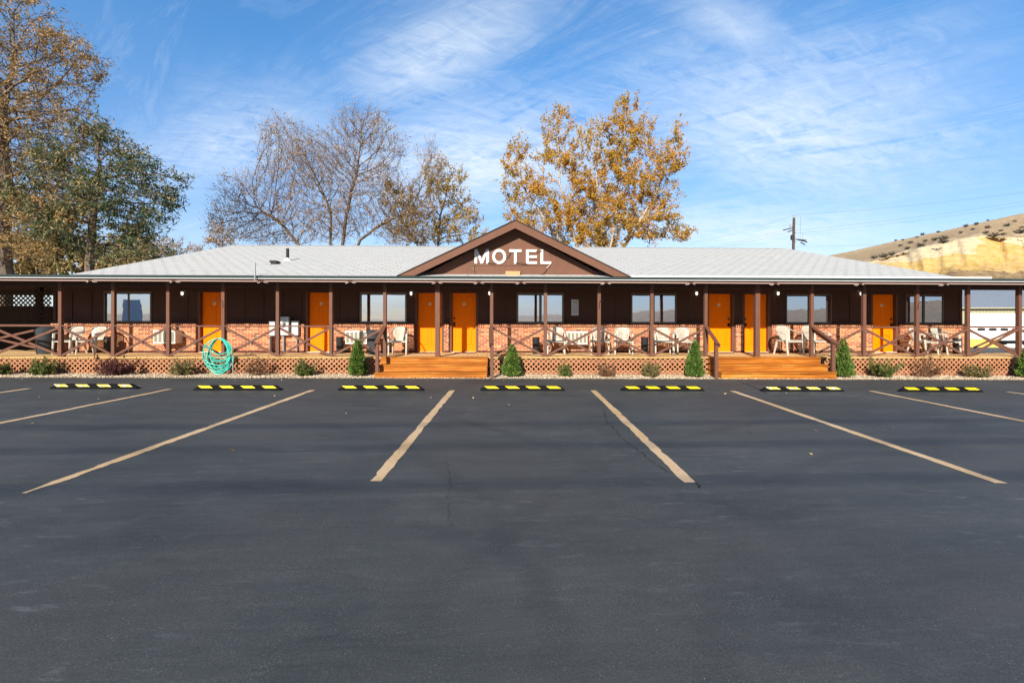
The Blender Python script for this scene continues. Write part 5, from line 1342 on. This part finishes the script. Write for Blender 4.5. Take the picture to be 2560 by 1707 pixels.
for px, lb, s in ((372, 'far leafless tree at the tip of the dark green tree', (1, 1, 1.02)), (498, 'far leafless tree midway along the low left roof slope', (.9, .9, .94)), (556, 'far leafless tree beside the lowest limbs of the bare tree', (1, 1, 1.16)), (330, 'far leafless tree behind the dark green tree', (1, 1, 1.1))):
    dup(b0, (xa(px, 60), 60, b0.location.z), px * .1, lb, s)

# ------------------------------------------------------------------ hill on the right
def interp(x, T):
    for (a, va), (b, vb) in zip(T, T[1:]):
        if x <= b: return va + (vb - va) * (x - a) / (b - a) if x > a else va
    return T[-1][1]
SIL = [(1820, 690), (1960, 668), (2073, 639), (2153, 622.6), (2248, 600.7), (2343, 580.5), (2468, 553), (2559, 533), (2750, 488), (3000, 440), (3300, 400)]
CTP = [(1820, 712), (2000, 700), (2172, 659), (2292, 626), (2380, 604), (2453, 593), (2504, 600), (2560, 603), (2750, 585), (3300, 560)]
CBT = [(1820, 716), (2000, 706), (2172, 672), (2340, 688), (2384, 667), (2560, 664), (3300, 640)]
def hill():
    rng = np.random.default_rng(9); pxs = np.arange(1830, 3300, 7.0); V = []; F = []; mats = []
    rows = [(72, 'f', 0)] + [(78 + 3.6 * i, 'b', (i + 1) / 9) for i in range(9)] + [(111 + 1.1 * i, 'c', i / 15) for i in range(1, 16)] + [(128 + 9.5 * i, 's', (i + 1) / 16) for i in range(16)] + [(300, 'k', 1), (360, 'k2', 1)]
    ph = rng.uniform(0, 6.28, 12)
    for Y, k, t in rows:
        for i, px in enumerate(pxs):
            si, ct, cbm = (interp(px, T) for T in (SIL, CTP, CBT)); cbm = max(cbm, ct + 4)
            n1 = sum(math.sin(px * f + ph[j] + Y * .05 * (j + 1)) / (j + 1) for j, f in enumerate((.021, .053, .11, .24)))
            if k == 'f': py = 735
            elif k == 'b': py = 735 + (cbm - 735) * t + n1 * 1.5 * math.sin(t * math.pi)
            elif k == 'c': py = cbm + (ct - cbm) * t
            elif k == 's': py = ct + (si - ct) * t ** .9 + n1 * 1.2 * (1 - t)
            else: py = si
            Yj = Y + (n1 * 2.2 if k == 'c' else 0) + (rng.normal() * .25 if k in 'cb' else rng.normal() * .1)
            p = at(px, py, Yj); z = p.z + (rng.normal() * .10 if k in 'bcs' else 0)
            if k == 'k': z -= 6
            if k == 'k2': z -= 22
            V.append((p.x, p.y, z))
    n = len(pxs)
    for j in range(len(rows) - 1):
        for i in range(n - 1):
            F.append((j * n + i, j * n + i + 1, (j + 1) * n + i + 1, (j + 1) * n + i))
    Z = []
    for Y, k, t in rows:
        for px in pxs:
            w1 = .10 * math.sin(px * .05 + Y) + .07 * math.sin(px * .017 + Y * .3)
            if k in 'fb': Z.append(.1 if t < .62 else .1 + .9 * (t - .62) / .38)
            elif k == 'c': Z.append(1.0 + max(0, min(1, (t + w1 - (.45 if px < 2440 else .70)) / .25)))
            elif k == 's': Z.append(2.0 + max(0, min(1, (t + w1 - .04) / .10)) + max(0, min(.9, (t - .72 + w1) / .2)))
            else: Z.append(4.0)
    o = npmesh('hill', V, F, M['strata']); at_ = o.data.attributes.new('strata', 'FLOAT', 'POINT'); at_.data.foreach_set('value', np.array(Z, dtype=np.float32)); o.data.shade_smooth(); return o
setting(hill())
def on_slope(px, py):
    ct, si = interp(px, CTP), interp(px, SIL); t = min(1, max(.02, (py - ct) / (si - ct))) ** (1 / .9)
    return at(px, ct + (si - ct) * t ** .9, 128 + 9.5 * (16 * t - 1))
sb = None; rnd = random.Random(4)
for i, (x, y) in enumerate([(1475, 335), (1522, 332), (1508, 372), (1452, 436), (1660, 294), (1620, 315), (1765, 278), (1918, 282), (1958, 240), (2030, 225), (2102, 196), (2106, 250), (2240, 238), (2288, 204), (2145, 310), (2090, 285), (2195, 272), (2325, 285), (1680, 342), (1745, 335), (1800, 328), (1575, 352), (1800, 368), (1560, 395), (2210, 296), (1640, 380), (1390, 450), (1330, 458), (2000, 262), (2340, 250)]):
    px, py = 1700 + x / 2.735, 480 + y / 2.735; p = on_slope(px, py); s = rnd.uniform(.45, .95)
    if sb is None:
        sb = shrub('sagebrush', 'dark clump of sagebrush on the dry slope above the sandy cliff', 'bush', 'round', 2.6, 1.6, 26, 700, .30, 'leaf_sage', 'twig', 21, 'sagebrush on the hillside'); sb.location = p; sb.scale = (s,) * 3
    else: dup(sb, p, rnd.uniform(0, 6), None, (s * 1.2, s * 1.2, s))

# ------------------------------------------------------------------ steel building and trailer behind the right end
BY = 46.0; bx0 = xa(2398, BY); ANG = rad(-12)
t = thing('steel_building', 'steel shed with pale ribbed roof, beige walls and a big white door', 'shed', (bx0, BY, -1.1), ANG)
EVE = 4.15; DPT = 9.0; LEN = 12.0
m = MB(); m.box(0, LEN, 0, .1, 0, EVE); m.box(0, .1, .1, 2 * DPT, 0, EVE); m.box(LEN - .1, LEN, .1, 2 * DPT, 0, EVE); m.box(.1, LEN - .1, 2 * DPT - .1, 2 * DPT, 0, EVE)
k = 0
while k * .3 < LEN: m.box(k * .3, k * .3 + .04, -.03, -.0005, 2.9 if .9 < k * .3 < 9.6 else 0, EVE - .12); k += 1
m.build('wall', M['beige'], t)
m = MB(); pit = .33; th = .05
m.add([(-.3, -.35, EVE - .05), (LEN + .3, -.35, EVE - .05), (LEN + .3, DPT, EVE + DPT * pit), (-.3, DPT, EVE + DPT * pit), (-.3, 2 * DPT + .3, EVE - .05), (LEN + .3, 2 * DPT + .3, EVE - .05)], [(0, 1, 2, 3), (3, 2, 5, 4), (0, 3, 4), (1, 5, 2)])
sl = math.hypot(1, pit); k = 0
while k * .41 < LEN + .5:
    x = -.28 + k * .41
    m.add([(x - .04, -.35, EVE - .049), (x + .04, -.35, EVE - .049), (x + .04, DPT, EVE + DPT * pit + .001), (x - .04, DPT, EVE + DPT * pit + .001), (x, -.35, EVE + .03), (x, DPT, EVE + DPT * pit + .08)], [(0, 1, 4), (0, 4, 5, 3), (1, 2, 5, 4), (3, 5, 2)]); k += 1
m.build('roof', M['ribroof'], t)
m = MB(); m.box(-.32, LEN + .32, -.42, -.355, EVE - .17, EVE - .05); m.build('eave_trim', M['beige'], t)
m = MB(); m.box(.9, 9.6, -.06, -.001, .90, 3.42); m.box(.9, 9.6, -.08, -.0005, 3.4205, 3.5); dr = m.build('overhead_door', M['white'], t)
m = MB(); m.box(3.7005, 9.6, -.06, -.001, 0.02, .8995); m.build('lower_panel', M['white'], dr)
m = MB(); m.box(.9, 3.7, -.065, -.001, 0.02, .8995); m.build('base_band', M['ochre'], dr)
for k in range(8):
    m = MB(); x = 1.55 + k * 1.0; pl = []
    for a in range(20):
        q = 2 * math.pi * a / 20; pl.append((x + .36 + .36 * math.copysign(abs(math.cos(q)) ** .5, math.cos(q)), 1.85 + .14 * math.copysign(abs(math.sin(q)) ** .5, math.sin(q))))
    m.prism(pl, -.07, -.0605); m.build('window', M['darkmetal'], dr)
TY = 27.5; tx = xa(2562, TY); gzt = ground_z(0, TY) + .03
t = thing('flatbed_trailer', 'flatbed trailer with plank sides and black wheels beside the steel shed', 'trailer', (tx, TY, gzt), rad(6))
m = MB(); m.box(0, 4.2, 0, 1.9, .72, .80); m.box(0, 4.2, .02, .12, .58, .7195); m.box(0, 4.2, 1.78, 1.88, .58, .7195); m.beam((0, .95, .62), (-.3, .95, .60), .1, .1); m.build('chassis', M['darkmetal'], t)
for z in (.95, 1.18, 1.40):
    m = MB(); m.beam((.02, .03, z), (4.18, .03, z), .03, .12); m.build('side_plank', M['trailerwood' if z < 1 else 'white'], t)
m = MB()
for k in range(6): m.bbox(.05 + k * .8, .11 + k * .8, .046, .09, .801, 1.55, .004)
m.build('stake_rack', M['darkmetal'], t)
for x in (1.7, 2.5):
    m = MB(); m.lathe([(.15, 0), (.30, .0), (.33, .05), (.33, .17), (.30, .22), (.15, .22)], (x, .12, .33), 22, True, 'Y'); wl = m.build('wheel', M['rubber'], t, smooth=True)
    m = MB(); m.lathe([(.16, .225), (.13, .235), (.05, .24), (.0, .24)], (x, .12, .33), 18, False, 'Y'); m.build('rim', M['white'], wl)

# ------------------------------------------------------------------ utility pole and its wires
UY = 45.0; u0 = at(1981, 640, UY); utop = at(1985, 545, UY)
t = thing('utility_pole', 'dark wooden utility pole with crossarms and insulators beyond the right roof', 'utility pole', (u0.x, UY, -1.1))
m = MB(); m.tube([(u0.x - .1, UY, -1.2), (utop.x, UY, utop.z)], [.17, .115], 12); m.build('pole', M['polewood'], t, t.location, True)
def upt(zx, zy, dy=0): p = at(1940 + zx / 13.07, 520 + zy / 13.07, UY); return Vector((p.x, UY + dy, p.z))
def arm(a, b, r, mt, nm): m = MB(); m.tube([a, b], r, 6); m.build(nm, M[mt], t, t.location)
arm(upt(80, 775, -.8), upt(500, 665, -.15), .05, 'darkmetal', 'crossarm'); arm(upt(205, 838, -.9), upt(500, 740, -.15), .05, 'darkmetal', 'crossarm')
arm(upt(590, 680, .2), upt(715, 668, .8), .045, 'galv', 'crossarm'); arm(upt(590, 742, .2), upt(830, 752, .9), .045, 'galv', 'crossarm')
arm(upt(590, 1030, -.2), upt(800, 1110, -.9), .05, 'polewood', 'crossarm'); arm(upt(600, 1040, .1), upt(820, 1065, .8), .04, 'insul', 'crossarm')
for (x, y, d_) in ((600, 265, 0), (425, 600, -.3)):
    p = upt(x, y, d_); m = MB(); m.lathe([(.03, -.25), (.12, -.10), (.04, -.06), (.13, .0), (.04, .04), (.10, .12), (.0, .14)], tuple(p), 12, False); m.build('insulator', M['insul'], t, t.location)
p = upt(455, 990, -.35); m = MB(); m.lathe([(.13, -.22), (.15, -.2), (.15, .2), (.10, .26), (.0, .27)], tuple(p), 14); m.build('fuse_can', M['darkmetal'], t, t.location)
for (x0, y0, x1, y1) in ((620, 1060, 720, 1120), (720, 1150, 800, 1240), (780, 1090, 870, 1160)):
    m = MB(); m.tube([upt(x0, y0, -.4), upt(x1, y1, -.7)], .05, 6); m.build('cutout', M['darkmetal'], t, t.location)
m = MB(); m.tube([upt(800, 290), upt(800, 640), upt(790, 1030)], .010, 4); m.tube([upt(880, 790), upt(870, 1130)], .010, 4); m.build('lead_wire', M['cable'], t, t.location)
def wire(a, b, r, sag, lb, mt='cable'):
    a, b = Vector(a), Vector(b); m = MB(); P_ = [a + (b - a) * (i / 24) - Vector((0, 0, sag * 4 * (i / 24) * (1 - i / 24))) for i in range(25)]
    m.tube(P_, r, 4); o = m.build('power_line', M[mt], None, tuple(a)); o.location = a; tag(o, lb, 'power line', 'power lines'); return o
wire(upt(600, 235), at(1700, 612, 62), .0052, .3, 'topmost thin wire running left from the utility pole')
wire(upt(80, 775, -1.5), at(1690, 630, 60), .0052, .3, 'upper of two wires running left from the pole crossarms')
wire(upt(205, 838, -1.6), at(1730, 627, 60), .0052, .3, 'lower of two wires running left from the pole crossarms')
wire(upt(600, 235), at(2720, 458, 38), .006, .3, 'topmost wire rising right from the utility pole over the hill')
wire(upt(715, 668, 1.2), at(2720, 478, 38), .006, .3, 'middle wire rising right from the utility pole')
wire(upt(830, 752, 1.4), at(2720, 487, 38), .006, .3, 'wire rising right just below the middle wire')
wire(upt(560, 1262), at(2720, 588, 40), .006, .2, 'lowest wire running right from the pole in front of the hill crest')
wire(at(2250, 690, 60), at(2720, 655, 40), .006, .1, 'single wire crossing the sandy cliff')

# ------------------------------------------------------------------ across the road, behind the camera: seen in the windows and by the shadows it throws
def lotwire(Yc, lb, slope, h=9.0, r=.024):
    # three service lines overhead whose soft shadows cross the lot
    y0 = Yc - h * 1.907; wire((-62, y0 + slope * -62, h), (62, y0 + slope * 62, h), r, .25, lb)
lotwire(7.45, 'overhead line whose soft shadow crosses the lot nearest the motel', .028)
lotwire(6.25, 'overhead line whose soft shadow crosses the middle of the bays', .028)
lotwire(4.95, 'overhead line whose soft shadow crosses the near ends of the bays', .028)
o = sheet('far_ridge', lin(-700, 700, 57), [-260, -330, -420, -520], lambda x, y: -1 + (0 if y > -270 else 1) * (5 + 17 * max(0, (x - 60) / 400) + 3 * math.sin(x * .013) + 2 * math.sin(x * .041)) * min(1, (-260 - y) / 150), M['hillgrass']); setting(o)
rp = thing('roadside_pole', 'tall wooden pole across the road, mirrored in the window by the left stairs', 'utility pole', (-22, -40, -.3))
m = MB(); m.tube([(0, 0, 0), (.1, 0, 11)], [.22, .16], 10); m.build('pole', M['polewood'], rp, smooth=True)
m = MB(); m.beam((-1.2, 0, 10.2), (1.3, 0, 10.2), .12, .14); m.build('crossarm', M['polewood'], rp)
sg = thing('roadside_sign', 'plain grey board on a wide base across the road, mirrored in the leftmost window', 'sign', (-40.6, -21, -.3), rad(-62))
m = MB(); m.bbox(-.8, .8, -.15, .15, 1.4, 4.1, .02); m.build('board', M['galv'], sg)
m = MB(); m.bbox(-1.1, 1.1, -.2, .2, 0, 1.39, .02); m.build('base', M['can'], sg)
